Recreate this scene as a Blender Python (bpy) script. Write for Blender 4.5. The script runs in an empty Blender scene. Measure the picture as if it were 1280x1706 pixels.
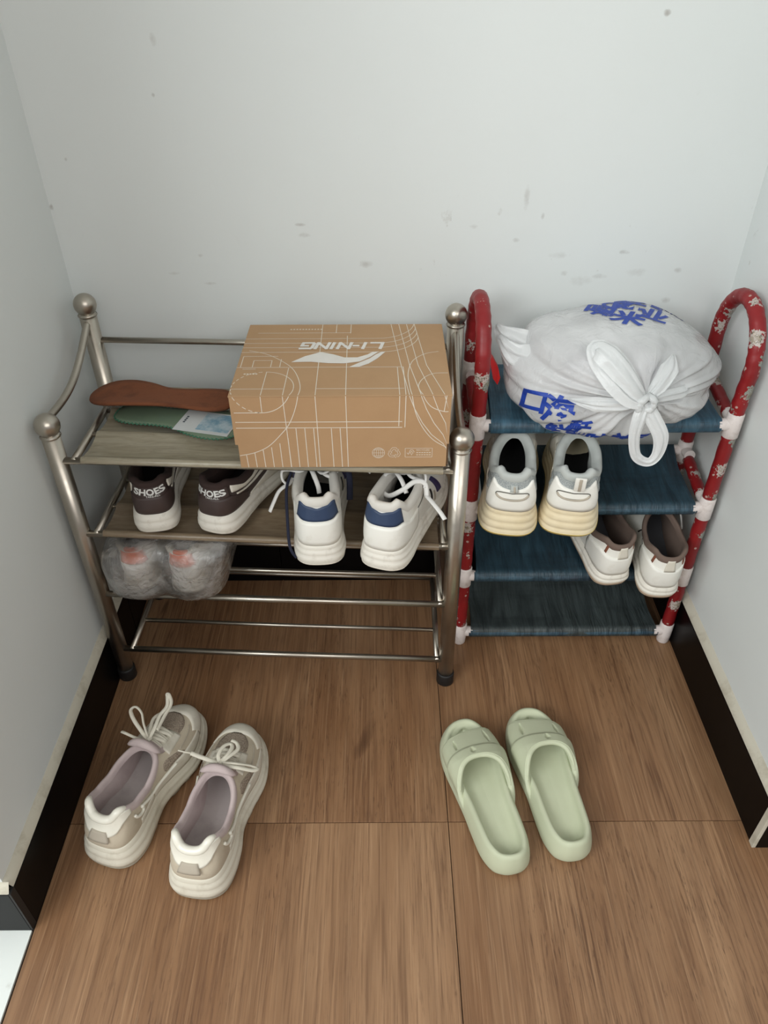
import bpy, bmesh, math, random
import numpy as np
from mathutils import Vector, Matrix
from mathutils.bvhtree import BVHTree

random.seed(7)
rng = np.random.default_rng(7)
SC = bpy.context.scene
COL = SC.collection
PI = math.pi

# ------------------------------------------------------------------ camera
cam_d = bpy.data.cameras.new('camera')
cam = bpy.data.objects.new('camera', cam_d)
COL.objects.link(cam)
cam_d.sensor_fit = 'VERTICAL'
cam_d.sensor_height = 36.0
cam_d.lens = 36.0 * 1258.6 / 1706.0
cam_d.clip_start = 0.05
_p, _y, _r = math.radians(38.276), math.radians(0.062), math.radians(0.262)
_fw = Vector((math.sin(_y) * math.cos(_p), math.cos(_y) * math.cos(_p), -math.sin(_p)))
_rt = Vector((math.cos(_y), -math.sin(_y), 0))
_dn = _fw.cross(_rt)
_X = _rt * math.cos(_r) + _dn * math.sin(_r)
_Y = -(-_rt * math.sin(_r) + _dn * math.cos(_r))
cam.matrix_world = Matrix(((_X.x, _Y.x, -_fw.x, 0), (_X.y, _Y.y, -_fw.y, 0), (_X.z, _Y.z, -_fw.z, 1.2), (0, 0, 0, 1)))
SC.camera = cam

# ------------------------------------------------------------------ world, lights, exposure
world = bpy.data.worlds.new('world')
SC.world = world
world.use_nodes = True
bg = world.node_tree.nodes['Background']
bg.inputs['Color'].default_value = (0.98, 0.99, 0.99, 1)
bg.inputs['Strength'].default_value = 0.46


def area(name, loc, target, sx, sy, power, color):
    d = bpy.data.lights.new(name, 'AREA')
    d.shape = 'RECTANGLE'
    d.size, d.size_y, d.energy, d.color = sx, sy, power, color
    o = bpy.data.objects.new(name, d)
    COL.objects.link(o)
    o.location = loc
    o.rotation_euler = (Vector(target) - Vector(loc)).to_track_quat('-Z', 'Y').to_euler()
    return o


area('window_or_fill_light', (-1.7, -1.1, 2.25), (0.45, 0.9, 0.5), 2.2, 1.5, 124, (0.95, 0.985, 0.985))
area('window_or_fill_light', (0.9, -1.5, 2.3), (-0.2, 1.0, 0.5), 2.0, 1.4, 45, (1.0, 0.99, 0.97))  # added fill lamp at right, put in to brighten the side walls
SC.view_settings.view_transform = 'Standard'
SC.view_settings.look = 'None'
SC.view_settings.gamma = 1
SC.view_settings.use_curve_mapping = False
SC.view_settings.exposure = -0.36


# ------------------------------------------------------------------ material helpers
def srgb(r, g, b):
    f = lambda c: (c / 12.92 if c <= 0.04045 else ((c + 0.055) / 1.055) ** 2.4)
    return (f(r / 255), f(g / 255), f(b / 255), 1)


class NT:
    def __init__(self, name):
        self.m = bpy.data.materials.new(name)
        self.m.use_nodes = True
        self.t = self.m.node_tree
        self.b = self.t.nodes['Principled BSDF']
        self.out = self.t.nodes['Material Output']

    def n(self, kind, **kw):
        nd = self.t.nodes.new(kind)
        for k, v in kw.items():
            setattr(nd, k, v)
        return nd

    def l(self, a, b):
        self.t.links.new(a, b)

    def math(self, op, a, b=None, c=None, clamp=False):
        nd = self.n('ShaderNodeMath', operation=op, use_clamp=clamp)
        for i, v in enumerate((a, b, c)):
            if v is None:
                continue
            if isinstance(v, (int, float)):
                nd.inputs[i].default_value = v
            else:
                self.l(v, nd.inputs[i])
        return nd.outputs[0]

    def mix(self, fac, a, b):
        nd = self.n('ShaderNodeMix', data_type='RGBA')
        for key, v in (('Factor', fac), ('A', a), ('B', b)):
            sk = [s for s in nd.inputs if s.name == key and s.type == ('VALUE' if key == 'Factor' else 'RGBA')][0]
            if isinstance(v, (int, float)):
                sk.default_value = v
            elif isinstance(v, tuple):
                sk.default_value = v
            else:
                self.l(v, sk)
        return [s for s in nd.outputs if s.type == 'RGBA'][0]

    def coords(self, scale=(1, 1, 1), loc=(0, 0, 0), kind='Object', rot=(0, 0, 0)):
        tc = self.n('ShaderNodeTexCoord')
        mp = self.n('ShaderNodeMapping')
        mp.inputs['Scale'].default_value = scale
        mp.inputs['Location'].default_value = loc
        mp.inputs['Rotation'].default_value = rot
        self.l(tc.outputs[kind], mp.inputs['Vector'])
        return mp.outputs[0]

    def noise(self, vec, scale, detail=3, rough=0.5, dist=0.0):
        nd = self.n('ShaderNodeTexNoise')
        self.l(vec, nd.inputs['Vector'])
        nd.inputs['Scale'].default_value = scale
        nd.inputs['Detail'].default_value = detail
        nd.inputs['Roughness'].default_value = rough
        nd.inputs['Distortion'].default_value = dist
        return nd.outputs['Fac']

    def ramp(self, fac, lo, hi):
        nd = self.n('ShaderNodeMapRange', clamp=True)
        self.l(fac, nd.inputs['Value'])
        nd.inputs['From Min'].default_value = lo
        nd.inputs['From Max'].default_value = hi
        return nd.outputs[0]

    def bump(self, h, strength, dist=0.001):
        nd = self.n('ShaderNodeBump')
        nd.inputs['Strength'].default_value = strength
        nd.inputs['Distance'].default_value = dist
        self.l(h, nd.inputs['Height'])
        self.l(nd.outputs[0], self.b.inputs['Normal'])

    def base(self, c):
        if isinstance(c, tuple):
            self.b.inputs['Base Color'].default_value = c
        else:
            self.l(c, self.b.inputs['Base Color'])

    def set(self, **kw):
        for k, v in kw.items():
            self.b.inputs[k.replace('_', ' ')].default_value = v


def simple(name, c, rough=0.6, metal=0.0, dirt=None, dscale=30, dlo=0.5, dhi=0.75, bump=0.0, bscale=400, spec=0.5, amt=0.7):
    t = NT(name)
    t.set(Roughness=rough, Metallic=metal)
    t.b.inputs['Specular IOR Level'].default_value = spec
    v = t.coords()
    if dirt:
        f = t.ramp(t.noise(v, dscale, 5, 0.65), dlo, dhi)
        f = t.math('MULTIPLY', f, amt)
        t.base(t.mix(f, srgb(*c), srgb(*dirt)))
    else:
        f = t.noise(v, dscale, 2)
        c2 = tuple(min(255, x * 0.93) for x in c)
        t.base(t.mix(f, srgb(*c), srgb(*c2)))
    if bump:
        t.bump(t.noise(v, bscale, 2), bump, 0.0006)
    return t.m


def mesh_weave(name, c, c2, scale=420):
    t = NT(name)
    t.set(Roughness=0.85)
    v = t.coords()
    vo = t.n('ShaderNodeTexVoronoi')
    t.l(v, vo.inputs['Vector'])
    vo.inputs['Scale'].default_value = scale
    f = t.ramp(vo.outputs['Distance'], 0.25, 0.6)
    t.base(t.mix(f, srgb(*c), srgb(*c2)))
    t.bump(f, 0.4, 0.0006)
    return t.m


# walls
def wall_mat():
    t = NT('wall_paint')
    t.set(Roughness=0.75)
    v = t.coords()
    tone = t.noise(v, 2.2, 3)
    c = t.mix(tone, srgb(223, 227, 226), srgb(214, 218, 216))
    # scuffs: sparse short grey marks, denser low down behind the racks
    sm = t.noise(t.coords((1, 1, 0.55), kind='Object'), 34, 5, 0.7, 0.4)
    mark = t.ramp(sm, 0.665, 0.72)
    patch = t.ramp(t.noise(v, 3.3, 2), 0.5, 0.66)
    sep = t.n('ShaderNodeSeparateXYZ')
    t.l(v, sep.inputs[0])
    low = t.math('MULTIPLY', t.ramp(sep.outputs['Z'], 1.05, 0.75), t.math('ADD', t.ramp(sep.outputs['X'], -0.5, 0.35), 0.12))
    f = t.math('MULTIPLY', t.math('MULTIPLY', mark, patch), low)
    f = t.math('MULTIPLY', f, 0.35, clamp=True)
    c = t.mix(f, c, srgb(150, 140, 130))
    # individual marks on the back wall: x, z, half width, half height, strength
    marks = ((-.136, .798, .010, .003, .5), (-.130, .781, .012, .004, .4), (-.028, .732, .014, .007, .45), (-.540, .828, .004, .005, .9), (.407, 1.091, .006, .005, .9),
             (-.329, 1.062, .005, .009, .4), (-.343, .990, .003, .003, .6), (.315, .714, .008, .006, .45), (.236, .839, .005, .022, .35), (.266, .810, .003, .006, .5), (.411, .750, .010, .004, .45),
             (.378, .708, .014, .005, .35), (.511, .718, .008, .005, .45), (-.300, .699, .012, .003, .4), (-.359, .717, .010, .003, .3), (.153, .794, .008, .004, .3), (-.308, .748, .005, .003, .35),
             (.226, .771, .007, .004, .4), (.502, .664, .009, .006, .4), (-.497, .901, .003, .003, .5), (.30, .745, .02, .006, .25), (.345, .70, .02, .01, .22), (.44, .715, .018, .008, .25))
    wv = t.noise(v, 130, 3)
    for mx, mz, hw, hh, k in marks:
        dx = t.math('DIVIDE', t.math('SUBTRACT', sep.outputs['X'], mx), hw)
        dzz = t.math('DIVIDE', t.math('SUBTRACT', sep.outputs['Z'], mz), hh)
        d2 = t.math('ADD', t.math('MULTIPLY', dx, dx), t.math('MULTIPLY', dzz, dzz))
        inten = t.math('MULTIPLY', t.ramp(sep.outputs['Y'], 1.279, 1.2795), t.math('MULTIPLY', t.ramp(t.math('ADD', d2, t.math('MULTIPLY', wv, 2.0)), 2.0, 0.7), k * .75))
        c = t.mix(inten, c, srgb(132, 122, 112))
    t.base(c)
    t.bump(t.noise(v, 55, 4), 0.06, 0.002)
    return t.m


def wood_mat():
    t = NT('wood_floor')
    info = t.n('ShaderNodeObjectInfo')
    tc = t.n('ShaderNodeTexCoord')
    off = t.n('ShaderNodeVectorMath', operation='SCALE')
    cmb = t.n('ShaderNodeCombineXYZ')
    t.l(info.outputs['Random'], cmb.inputs[0])
    t.l(info.outputs['Random'], cmb.inputs[1])
    t.l(cmb.outputs[0], off.inputs[0])
    off.inputs['Scale'].default_value = 13.0
    add = t.n('ShaderNodeVectorMath', operation='ADD')
    t.l(tc.outputs['Object'], add.inputs[0])
    t.l(off.outputs[0], add.inputs[1])
    P = add.outputs[0]

    def mp(scale, loc=(0, 0, 0)):
        m = t.n('ShaderNodeMapping')
        m.inputs['Scale'].default_value = scale
        m.inputs['Location'].default_value = loc
        t.l(P, m.inputs['Vector'])
        return m.outputs[0]
    broad = t.noise(mp((5.0, 0.8, 1)), 1.0, 3, 0.55, 0.6)
    mid = t.noise(mp((16, 1.6, 1)), 1.0, 4, 0.6, 0.8)
    fib = t.noise(mp((230, 6, 1)), 1.0, 3, 0.6, 0.5)
    fib2 = t.noise(mp((310, 5, 1), (5, 2, 0)), 1.0, 2, 0.6, 0.6)
    pore = t.noise(mp((210, 15, 1), (3, 1, 0)), 1.0, 3, 0.65, 1.6)
    wv = t.n('ShaderNodeTexWave', bands_direction='X')
    t.l(mp((1, 0.16, 1)), wv.inputs['Vector'])
    wv.inputs['Scale'].default_value = 7.0
    wv.inputs['Distortion'].default_value = 9.0
    wv.inputs['Detail'].default_value = 3
    wv.inputs['Detail Scale'].default_value = 1.6
    c = t.mix(t.ramp(broad, 0.3, 0.7), srgb(127, 91, 62), srgb(161, 126, 94))
    c = t.mix(t.math('MULTIPLY', t.ramp(mid, 0.42, 0.75), 0.6), c, srgb(116, 80, 52))
    c = t.mix(t.math('MULTIPLY', wv.outputs['Fac'], 0.22), c, srgb(98, 68, 46))
    gate = t.ramp(t.noise(mp((9, 1.5, 1), (7, 2, 0)), 1.0, 2), 0.42, 0.62)
    pf = t.math('MULTIPLY', t.ramp(pore, 0.55, 0.66), gate)
    c = t.mix(t.math('MULTIPLY', pf, 0.6), c, srgb(70, 45, 30))
    c = t.mix(t.math('MULTIPLY', t.ramp(fib, 0.48, 0.68), 0.5), c, srgb(90, 60, 40))
    w2 = t.n('ShaderNodeTexWave', bands_direction='X')
    t.l(mp((1, 0.10, 1), (4, 9, 0)), w2.inputs['Vector'])
    w2.inputs['Scale'].default_value = 26.0
    w2.inputs['Distortion'].default_value = 26.0
    w2.inputs['Detail'].default_value = 3
    w2.inputs['Detail Scale'].default_value = 0.9
    g2_ = t.ramp(t.noise(mp((7, 1.2, 1), (11, 5, 0)), 1.0, 2), 0.45, 0.6)
    lf = t.math('MULTIPLY', t.math('MULTIPLY', t.ramp(w2.outputs['Fac'], 0.62, 0.95), g2_), t.ramp(fib, 0.35, 0.6))
    c = t.mix(t.math('MULTIPLY', lf, 0.55), c, srgb(84, 56, 38))
    c = t.mix(t.math('MULTIPLY', t.ramp(fib2, 0.55, 0.72), 0.30), c, srgb(192, 156, 120))
    kn = t.noise(mp((10, 5, 1), (1, 8, 0)), 1.0, 1, 0.4, 1.5)
    c = t.mix(t.math('MULTIPLY', t.ramp(kn, 0.73, 0.80), 0.55), c, srgb(66, 42, 28))
    t.base(c)
    t.set(Roughness=0.42)
    t.b.inputs['Specular IOR Level'].default_value = 0.42
    rr = t.math('MULTIPLY_ADD', fib, 0.2, 0.32)
    t.l(rr, t.b.inputs['Roughness'])
    h = t.math('SUBTRACT', t.math('MULTIPLY', fib, 0.35), t.math('ADD', t.math('MULTIPLY', pf, 0.8), t.math('MULTIPLY', lf, 0.8)))
    t.bump(h, 0.35, 0.0012)
    return t.m


def steel_mat():
    t = NT('brushed_steel')
    v = t.coords()
    f = t.noise(v, 18, 4, 0.6)
    t.base(t.mix(f, srgb(196, 189, 178), srgb(166, 158, 146)))
    t.set(Metallic=1.0)
    t.l(t.math('MULTIPLY_ADD', t.noise(v, 60, 4), 0.24, 0.22), t.b.inputs['Roughness'])
    t.bump(t.noise(v, 300, 2), 0.08, 0.0005)
    return t.m


def film_mat(name, c1, c2, alpha_lo=0.0):
    t = NT(name)
    v = t.coords((1, 1, 1))
    st = t.noise(t.coords((9, 60, 30), rot=(0, 0, 0.35)), 1.6, 4, 0.7, 0.8)
    f = t.ramp(st, 0.3, 0.75)
    t.base(t.mix(f, srgb(*c1), srgb(*c2)))
    t.set(Roughness=0.26)
    t.bump(t.noise(t.coords((18, 4, 8)), 1.5, 4), 0.5, 0.002)
    return t.m


def denim_mat(name, c1, c2, c3):
    t = NT(name)
    v = t.coords()
    st = t.noise(t.coords((34, 4, 4), rot=(0, 0, 0.2)), 1.6, 5, 0.72, 0.6)
    c = t.mix(t.ramp(st, 0.34, 0.72), srgb(*c1), srgb(*c2))
    c = t.mix(t.math('MULTIPLY', t.ramp(t.noise(t.coords((4, 26, 26)), 1.0, 4, 0.7), 0.53, 0.75), 0.65), c, srgb(*c3))
    t.base(c)
    t.set(Roughness=0.5)
    wr = t.noise(t.coords((22, 2.4, 2.4), rot=(0, 0, 0.25)), 1.5, 4, 0.6, 1.2)
    t.bump(wr, 1.0, 0.009)
    return t.m


def floral_mat():
    t = NT('red_floral_cloth')
    v = t.coords()
    vo = t.n('ShaderNodeTexVoronoi', feature='F1')
    t.l(v, vo.inputs['Vector'])
    vo.inputs['Scale'].default_value = 21
    vo.inputs['Randomness'].default_value = 0.9
    # petals: wobble the radius with the angle noise
    wob = t.noise(v, 170, 2, 0.6)
    d = t.math('ADD', vo.outputs['Distance'], t.math('MULTIPLY', t.math('SUBTRACT', wob, 0.5), 0.75))
    pet = t.ramp(d, 0.30, 0.27)
    core = t.ramp(d, 0.16, 0.12)
    red = t.mix(t.noise(v, 20, 3), srgb(150, 22, 26), srgb(106, 15, 20))
    sepc = t.n('ShaderNodeSeparateColor')
    t.l(vo.outputs['Color'], sepc.inputs[0])
    petc = t.mix(t.ramp(sepc.outputs[0], 0.45, 0.55), srgb(182, 172, 165), srgb(140, 146, 138))
    petc = t.mix(t.ramp(t.noise(v, 260, 3), 0.56, 0.64), petc, srgb(90, 84, 72))
    c = t.mix(pet, red, petc)
    c = t.mix(t.math('MULTIPLY', core, 0.5), c, srgb(120, 105, 70))
    v2 = t.n('ShaderNodeTexVoronoi', feature='F1')
    t.l(v, v2.inputs['Vector'])
    v2.inputs['Scale'].default_value = 60
    c = t.mix(t.math('MULTIPLY', t.ramp(v2.outputs['Distance'], 0.17, 0.13), 0.6), c, srgb(200, 185, 175))
    t.base(c)
    t.set(Roughness=0.45)
    t.bump(t.noise(v, 45, 4), 0.35, 0.003)
    return t.m


def plastic_mat(name, tint, transp, gloss=0.25, crinkle=30, bstr=0.6):
    """thin translucent polythene: diffuse + translucent + see-through + sheen"""
    t = NT(name)
    t.t.nodes.remove(t.b)
    v = t.coords()
    bp = t.n('ShaderNodeBump')
    bp.inputs['Strength'].default_value = bstr
    bp.inputs['Distance'].default_value = 0.004
    t.l(t.noise(v, crinkle, 5, 0.6, 1.2), bp.inputs['Height'])
    df = t.n('ShaderNodeBsdfDiffuse')
    tr = t.n('ShaderNodeBsdfTranslucent')
    tp = t.n('ShaderNodeBsdfTransparent')
    gl = t.n('ShaderNodeBsdfGlossy')
    df.inputs['Color'].default_value = srgb(*tint)
    tr.inputs['Color'].default_value = srgb(*tint)
    gl.inputs['Roughness'].default_value = 0.22
    for s in (df, tr, gl):
        t.l(bp.outputs[0], s.inputs['Normal'])
    scal = 0.36 if transp > .5 else 0.3
    m1 = t.n('ShaderNodeMixShader')
    m1.inputs[0].default_value = 0.42
    t.l(df.outputs[0], m1.inputs[1])
    t.l(tr.outputs[0], m1.inputs[2])
    m2 = t.n('ShaderNodeMixShader')
    fr = t.math('MULTIPLY', t.ramp((t.noise(v, 26, 2) if transp > .5 else t.noise(v, 9, 2)), 0.38, 0.62), scal)
    t.l(t.math('ADD', fr, transp - scal / 2, clamp=True), m2.inputs[0])
    t.l(m1.outputs[0], m2.inputs[1])
    t.l(tp.outputs[0], m2.inputs[2])
    m3 = t.n('ShaderNodeMixShader')
    fz = t.n('ShaderNodeFresnel')
    fz.inputs['IOR'].default_value = 1.45
    t.l(bp.outputs[0], fz.inputs['Normal'])
    t.l(t.math('MULTIPLY', fz.outputs[0], gloss * 4, clamp=True), m3.inputs[0])
    t.l(m2.outputs[0], m3.inputs[1])
    t.l(gl.outputs[0], m3.inputs[2])
    t.l(m3.outputs[0], t.out.inputs['Surface'])
    return t.m


M = {}
M['wall'] = wall_mat()
M['wood'] = wood_mat()
M['steel'] = steel_mat()
M['grout'] = simple('cream_grout', (196, 190, 174), 0.8, dirt=(150, 140, 120), dscale=25, bump=0.3, bscale=120)
M['joint'] = simple('dark_joint', (58, 44, 34), 0.9)
M['black_tile'] = simple('black_glazed_tile', (9, 8, 8), 0.35, dirt=(17, 15, 15), dscale=14, spec=0.1)
M['white_tile'] = simple('white_floor_tile', (222, 226, 222), 0.25, dirt=(180, 180, 172), dscale=40, dlo=0.62, dhi=0.8)
M['plaster'] = simple('ceiling_plaster', (232, 232, 230), 0.9)
M['rubber'] = simple('black_rubber', (22, 20, 20), 0.6)
M['film1'] = film_mat('film_grey_beige', (136, 126, 106), (168, 160, 140))
M['film2'] = film_mat('film_brown', (112, 95, 76), (138, 122, 100))
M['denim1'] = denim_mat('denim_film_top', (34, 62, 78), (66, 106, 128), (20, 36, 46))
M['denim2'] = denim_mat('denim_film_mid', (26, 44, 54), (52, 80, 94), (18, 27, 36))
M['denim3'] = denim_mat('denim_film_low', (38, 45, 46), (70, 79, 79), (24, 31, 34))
M['denim_bar'] = denim_mat('denim_sleeve', (34, 54, 68), (74, 104, 120), (42, 32, 40))
M['floral'] = floral_mat()
M['joint_plastic'] = simple('white_joint_plastic', (222, 212, 208), 0.4, dirt=(176, 160, 150), dscale=60)
M['card'] = simple('brown_cardboard', (173, 138, 101), 0.75, dirt=(160, 124, 88), dscale=14, dlo=0.45, dhi=0.8, amt=0.5)
M['card_in'] = simple('cardboard_edge', (110, 84, 60), 0.9)
M['ink_white'] = simple('white_print', (222, 212, 196), 0.7)
M['ink_grey'] = simple('logo_white_print', (224, 219, 212), 0.6)
M['ink_blue'] = simple('blue_print', (24, 62, 160), 0.5)
M['brown_suede'] = simple('brown_suede', (124, 72, 44), 0.9, dirt=(84, 44, 26), dscale=28, bump=0.4, bscale=500)
M['green_insole'] = simple('green_insole_fabric', (104, 122, 100), 0.6, dirt=(88, 110, 98), dscale=16)
M['serge'] = simple('green_overlock_thread', (60, 118, 92), 0.8, dirt=(30, 60, 48), dscale=300)
M['label_white'] = simple('label_card', (205, 208, 208), 0.5)
M['label_blue'] = simple('label_blue_picture', (110, 150, 172), 0.5, dirt=(196, 208, 212), dscale=40, dlo=0.4, dhi=0.6)
M['label_ink'] = simple('label_ink', (60, 70, 80), 0.6)
M['red_wrap'] = simple('red_wrapper', (200, 24, 26), 0.35)
M['pink_cloth'] = simple('pinkish_grey_contents', (206, 198, 204), 0.8, dirt=(168, 172, 188), dscale=14)
M['bag_white'] = plastic_mat('white_bag_polythene', (252, 253, 253), 0.20, 0.24, 34, 0.75)
M['bag_tight'] = plastic_mat('white_bag_handle_polythene', (244, 246, 246), 0.08, 0.22, 45, 0.5)
M['bag_clear'] = plastic_mat('clear_bag_polythene', (252, 250, 247), 0.74, 1.1, 60, 1.0)
# shoes
M['white_leather'] = simple('white_leather', (232, 230, 222), 0.45, dirt=(200, 192, 176), dscale=18, dlo=0.5, dhi=0.85, bump=0.1, bscale=500)
M['white_leather_dirty'] = simple('worn_white_leather', (222, 217, 204), 0.55, dirt=(176, 164, 142), dscale=26, dlo=0.5, dhi=0.8)
M['white_sole'] = simple('white_rubber_sole', (224, 219, 208), 0.55, dirt=(150, 140, 124), dscale=34, dlo=0.52, dhi=0.78)
M['cream_sole'] = simple('yellowed_cream_sole', (230, 216, 184), 0.5, dirt=(206, 184, 140), dscale=14, dlo=0.45, dhi=0.75)
M['yellow_out'] = simple('yellow_green_outsole', (214, 190, 116), 0.45, dirt=(168, 160, 90), dscale=20, dlo=0.4, dhi=0.7)
M['tan_out'] = simple('tan_scuffed_outsole', (206, 186, 164), 0.6, dirt=(160, 132, 108), dscale=40)
M['brown_leather'] = simple('dark_brown_leather', (62, 48, 45), 0.5, dirt=(48, 36, 34), dscale=30, bump=0.15)
M['brown_lining'] = simple('brown_lining', (52, 36, 32), 0.9)
M['taupe_lining'] = simple('taupe_lining', (112, 94, 84), 0.9, bump=0.3)
M['black_insole'] = simple('black_insole', (16, 15, 16), 0.95)
M['grey_insole'] = simple('charcoal_insole', (70, 70, 74), 0.9)
M['navy'] = simple('navy_leather', (44, 62, 92), 0.5, bump=0.1)
M['navy_dark'] = simple('navy_textile', (24, 28, 50), 0.85, bump=0.3)
M['navy_line'] = simple('purple_navy_leather', (52, 50, 92), 0.5)
M['white_quilt'] = simple('white_padded_lining', (216, 212, 204), 0.8, bump=0.2, bscale=160)
M['grey_lining'] = simple('pale_grey_lining', (186, 190, 186), 0.85, bump=0.2)
M['grey_mesh'] = mesh_weave('grey_mesh', (182, 186, 184), (140, 146, 146), 700)
M['taupe'] = simple('taupe_suede', (188, 176, 156), 0.85, dirt=(164, 150, 130), dscale=24, bump=0.2)
M['cream_leather'] = simple('cream_leather', (214, 208, 194), 0.55, dirt=(190, 182, 164), dscale=24)
M['taupe_mesh'] = mesh_weave('taupe_mesh', (172, 158, 142), (128, 114, 100), 620)
M['mauve'] = simple('mauve_lining', (188, 172, 170), 0.9, dirt=(168, 150, 150), dscale=14, bump=0.25)
M['mauve_insole'] = simple('mauve_grey_insole', (176, 166, 164), 0.9, dirt=(150, 140, 138), dscale=18)
M['clip'] = simple('milky_heel_clip', (236, 232, 218), 0.3)
M['grey_tab'] = simple('grey_tab', (180, 170, 154), 0.7)
M['chunky'] = simple('scuffed_chunky_sole', (214, 208, 192), 0.55, dirt=(160, 150, 130), dscale=30, dlo=0.5, dhi=0.78)
M['chunky_out'] = simple('grey_translucent_outsole', (188, 186, 170), 0.4, dirt=(150, 142, 122), dscale=30)
M['lace_cream'] = simple('cream_lace', (220, 214, 198), 0.85, bump=0.3, bscale=700)
M['lace_white'] = simple('white_lace', (228, 226, 222), 0.85, bump=0.3, bscale=700)
M['lace_grey'] = simple('grey_lace', (190, 184, 176), 0.85)
M['stitch'] = simple('grey_stitching', (110, 108, 100), 0.8)
M['black_line'] = simple('black_stripe', (24, 22, 24), 0.6)
M['rust_line'] = simple('rust_brown_stripe', (128, 74, 52), 0.7)
M['orange'] = simple('orange_tag', (240, 118, 76), 0.5)
M['sage'] = simple('sage_green_foam', (192, 197, 169), 0.6, dirt=(184, 189, 160), dscale=9, dlo=0.4, dhi=0.8, bump=0.06, bscale=700)
M['text_white'] = simple('white_lettering', (220, 220, 216), 0.6)


# ------------------------------------------------------------------ object helpers
def link(name, me, mat=None, parent=None, smooth=True):
    o = bpy.data.objects.new(name, me)
    COL.objects.link(o)
    if mat is not None:
        me.materials.append(mat)
    if smooth:
        me.polygons.foreach_set('use_smooth', [True] * len(me.polygons))
    if parent is not None:
        o.parent = parent
    return o


def mesh_from(verts, faces):
    me = bpy.data.meshes.new('mesh')
    me.from_pydata([tuple(map(float, v)) for v in verts], [], [tuple(int(i) for i in f) for f in faces])
    me.update()
    return me


def tag(o, label=None, cat=None, group=None, kind=None):
    if label:
        o['label'] = label
    if cat:
        o['category'] = cat
    if group:
        o['group'] = group
    if kind:
        o['kind'] = kind
    return o


def empty(name, loc=(0, 0, 0), rot=(0, 0, 0), label=None, cat=None, group=None):
    o = bpy.data.objects.new(name, None)
    o.empty_display_size = 0.02
    COL.objects.link(o)
    o.location = loc
    o.rotation_euler = rot
    return tag(o, label, cat, group)


class MB:
    """collects pieces into one mesh"""
    def __init__(self):
        self.v, self.f = [], []

    def add(self, verts, faces):
        k = len(self.v)
        self.v += [tuple(map(float, p)) for p in verts]
        self.f += [tuple(int(i) + k for i in f) for f in faces]
        return self

    def grid(self, rows, cu=False, cv=False, flip=False):
        """rows: list of equally long point rows; cu closes along a row, cv closes row to row"""
        R = [np.asarray(r, float) for r in rows]
        m, n = len(R), len(R[0])
        V = np.concatenate(R)
        F = []
        for i in range(m if cv else m - 1):
            for j in range(n if cu else n - 1):
                a, b = i * n + j, i * n + (j + 1) % n
                c, d = ((i + 1) % m) * n + (j + 1) % n, ((i + 1) % m) * n + j
                F.append((a, d, c, b) if flip else (a, b, c, d))
        return self.add(V, F)

    def cap(self, ring, flip=False):
        r = list(range(len(ring)))
        return self.add(ring, [r[::-1] if flip else r])

    def tube(self, pts, r, n=8, flat=None, caps=True, closed=False, up=(0, 0, 1)):
        """sweep a circle (or a flat ellipse: flat=(rw, rh)) along pts"""
        P = np.asarray(pts, float)
        m = len(P)
        T = np.zeros_like(P)
        if closed:
            T = np.roll(P, -1, 0) - np.roll(P, 1, 0)
        else:
            T[1:-1] = P[2:] - P[:-2]
            T[0], T[-1] = P[1] - P[0], P[-1] - P[-2]
        T /= (np.linalg.norm(T, axis=1, keepdims=True) + 1e-12)
        u = np.cross(T[0], np.array(up, float))
        if np.linalg.norm(u) < 0.1:
            u = np.cross(T[0], (1.0, 0.0, 0.0))
        u /= np.linalg.norm(u)
        rows = []
        rr = np.broadcast_to(np.asarray(r, float), (m,)) if flat is None else None
        for i in range(m):
            u = u - T[i] * np.dot(u, T[i])
            u /= np.linalg.norm(u) + 1e-12
            w = np.cross(u, T[i])
            a = np.arange(n) * 2 * PI / n
            if flat is None:
                rows.append(P[i] + rr[i] * (np.outer(np.cos(a), u) + np.outer(np.sin(a), w)))
            else:
                rows.append(P[i] + flat[0] * np.outer(np.cos(a), u) + flat[1] * np.outer(np.sin(a), w))
        self.grid(rows, cu=True, cv=closed)
        if caps and not closed:
            self.cap(rows[0], flip=True)
            self.cap(rows[-1])
        return self

    def box(self, lo, hi, bev=0.0):
        bm = bmesh.new()
        bmesh.ops.create_cube(bm, size=1)
        lo, hi = np.array(lo, float), np.array(hi, float)
        for v in bm.verts:
            v.co = Vector(lo + (np.array(v.co) + 0.5) * (hi - lo))
        if bev:
            bmesh.ops.bevel(bm, geom=list(bm.edges), offset=bev, segments=2, affect='EDGES', profile=0.5)
        bm.verts.index_update()
        self.add([v.co[:] for v in bm.verts], [[v.index for v in f.verts] for f in bm.faces])
        bm.free()
        return self

    def lathe(self, prof, origin=(0, 0, 0), n=20):
        a = np.arange(n) * 2 * PI / n
        rows = [np.c_[r * np.cos(a), r * np.sin(a), np.full(n, z)] + np.array(origin) for r, z in prof]
        self.grid(rows, cu=True)
        return self

    def build(self, name, mat=None, parent=None, smooth=True, fix=False):
        me = mesh_from(self.v, self.f)
        if fix:
            bm = bmesh.new()
            bm.from_mesh(me)
            bmesh.ops.remove_doubles(bm, verts=bm.verts, dist=1e-5)
            bmesh.ops.recalc_face_normals(bm, faces=bm.faces)
            bm.to_mesh(me)
            bm.free()
        return link(name, me, mat, parent, smooth)


def flat_shade_sharp(o, ang=35):
    me = o.data
    bm = bmesh.new()
    bm.from_mesh(me)
    for e in bm.edges:
        if len(e.link_faces) == 2 and e.calc_face_angle(0) > math.radians(ang):
            e.smooth = False
    bm.to_mesh(me)
    bm.free()
    return o


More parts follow.
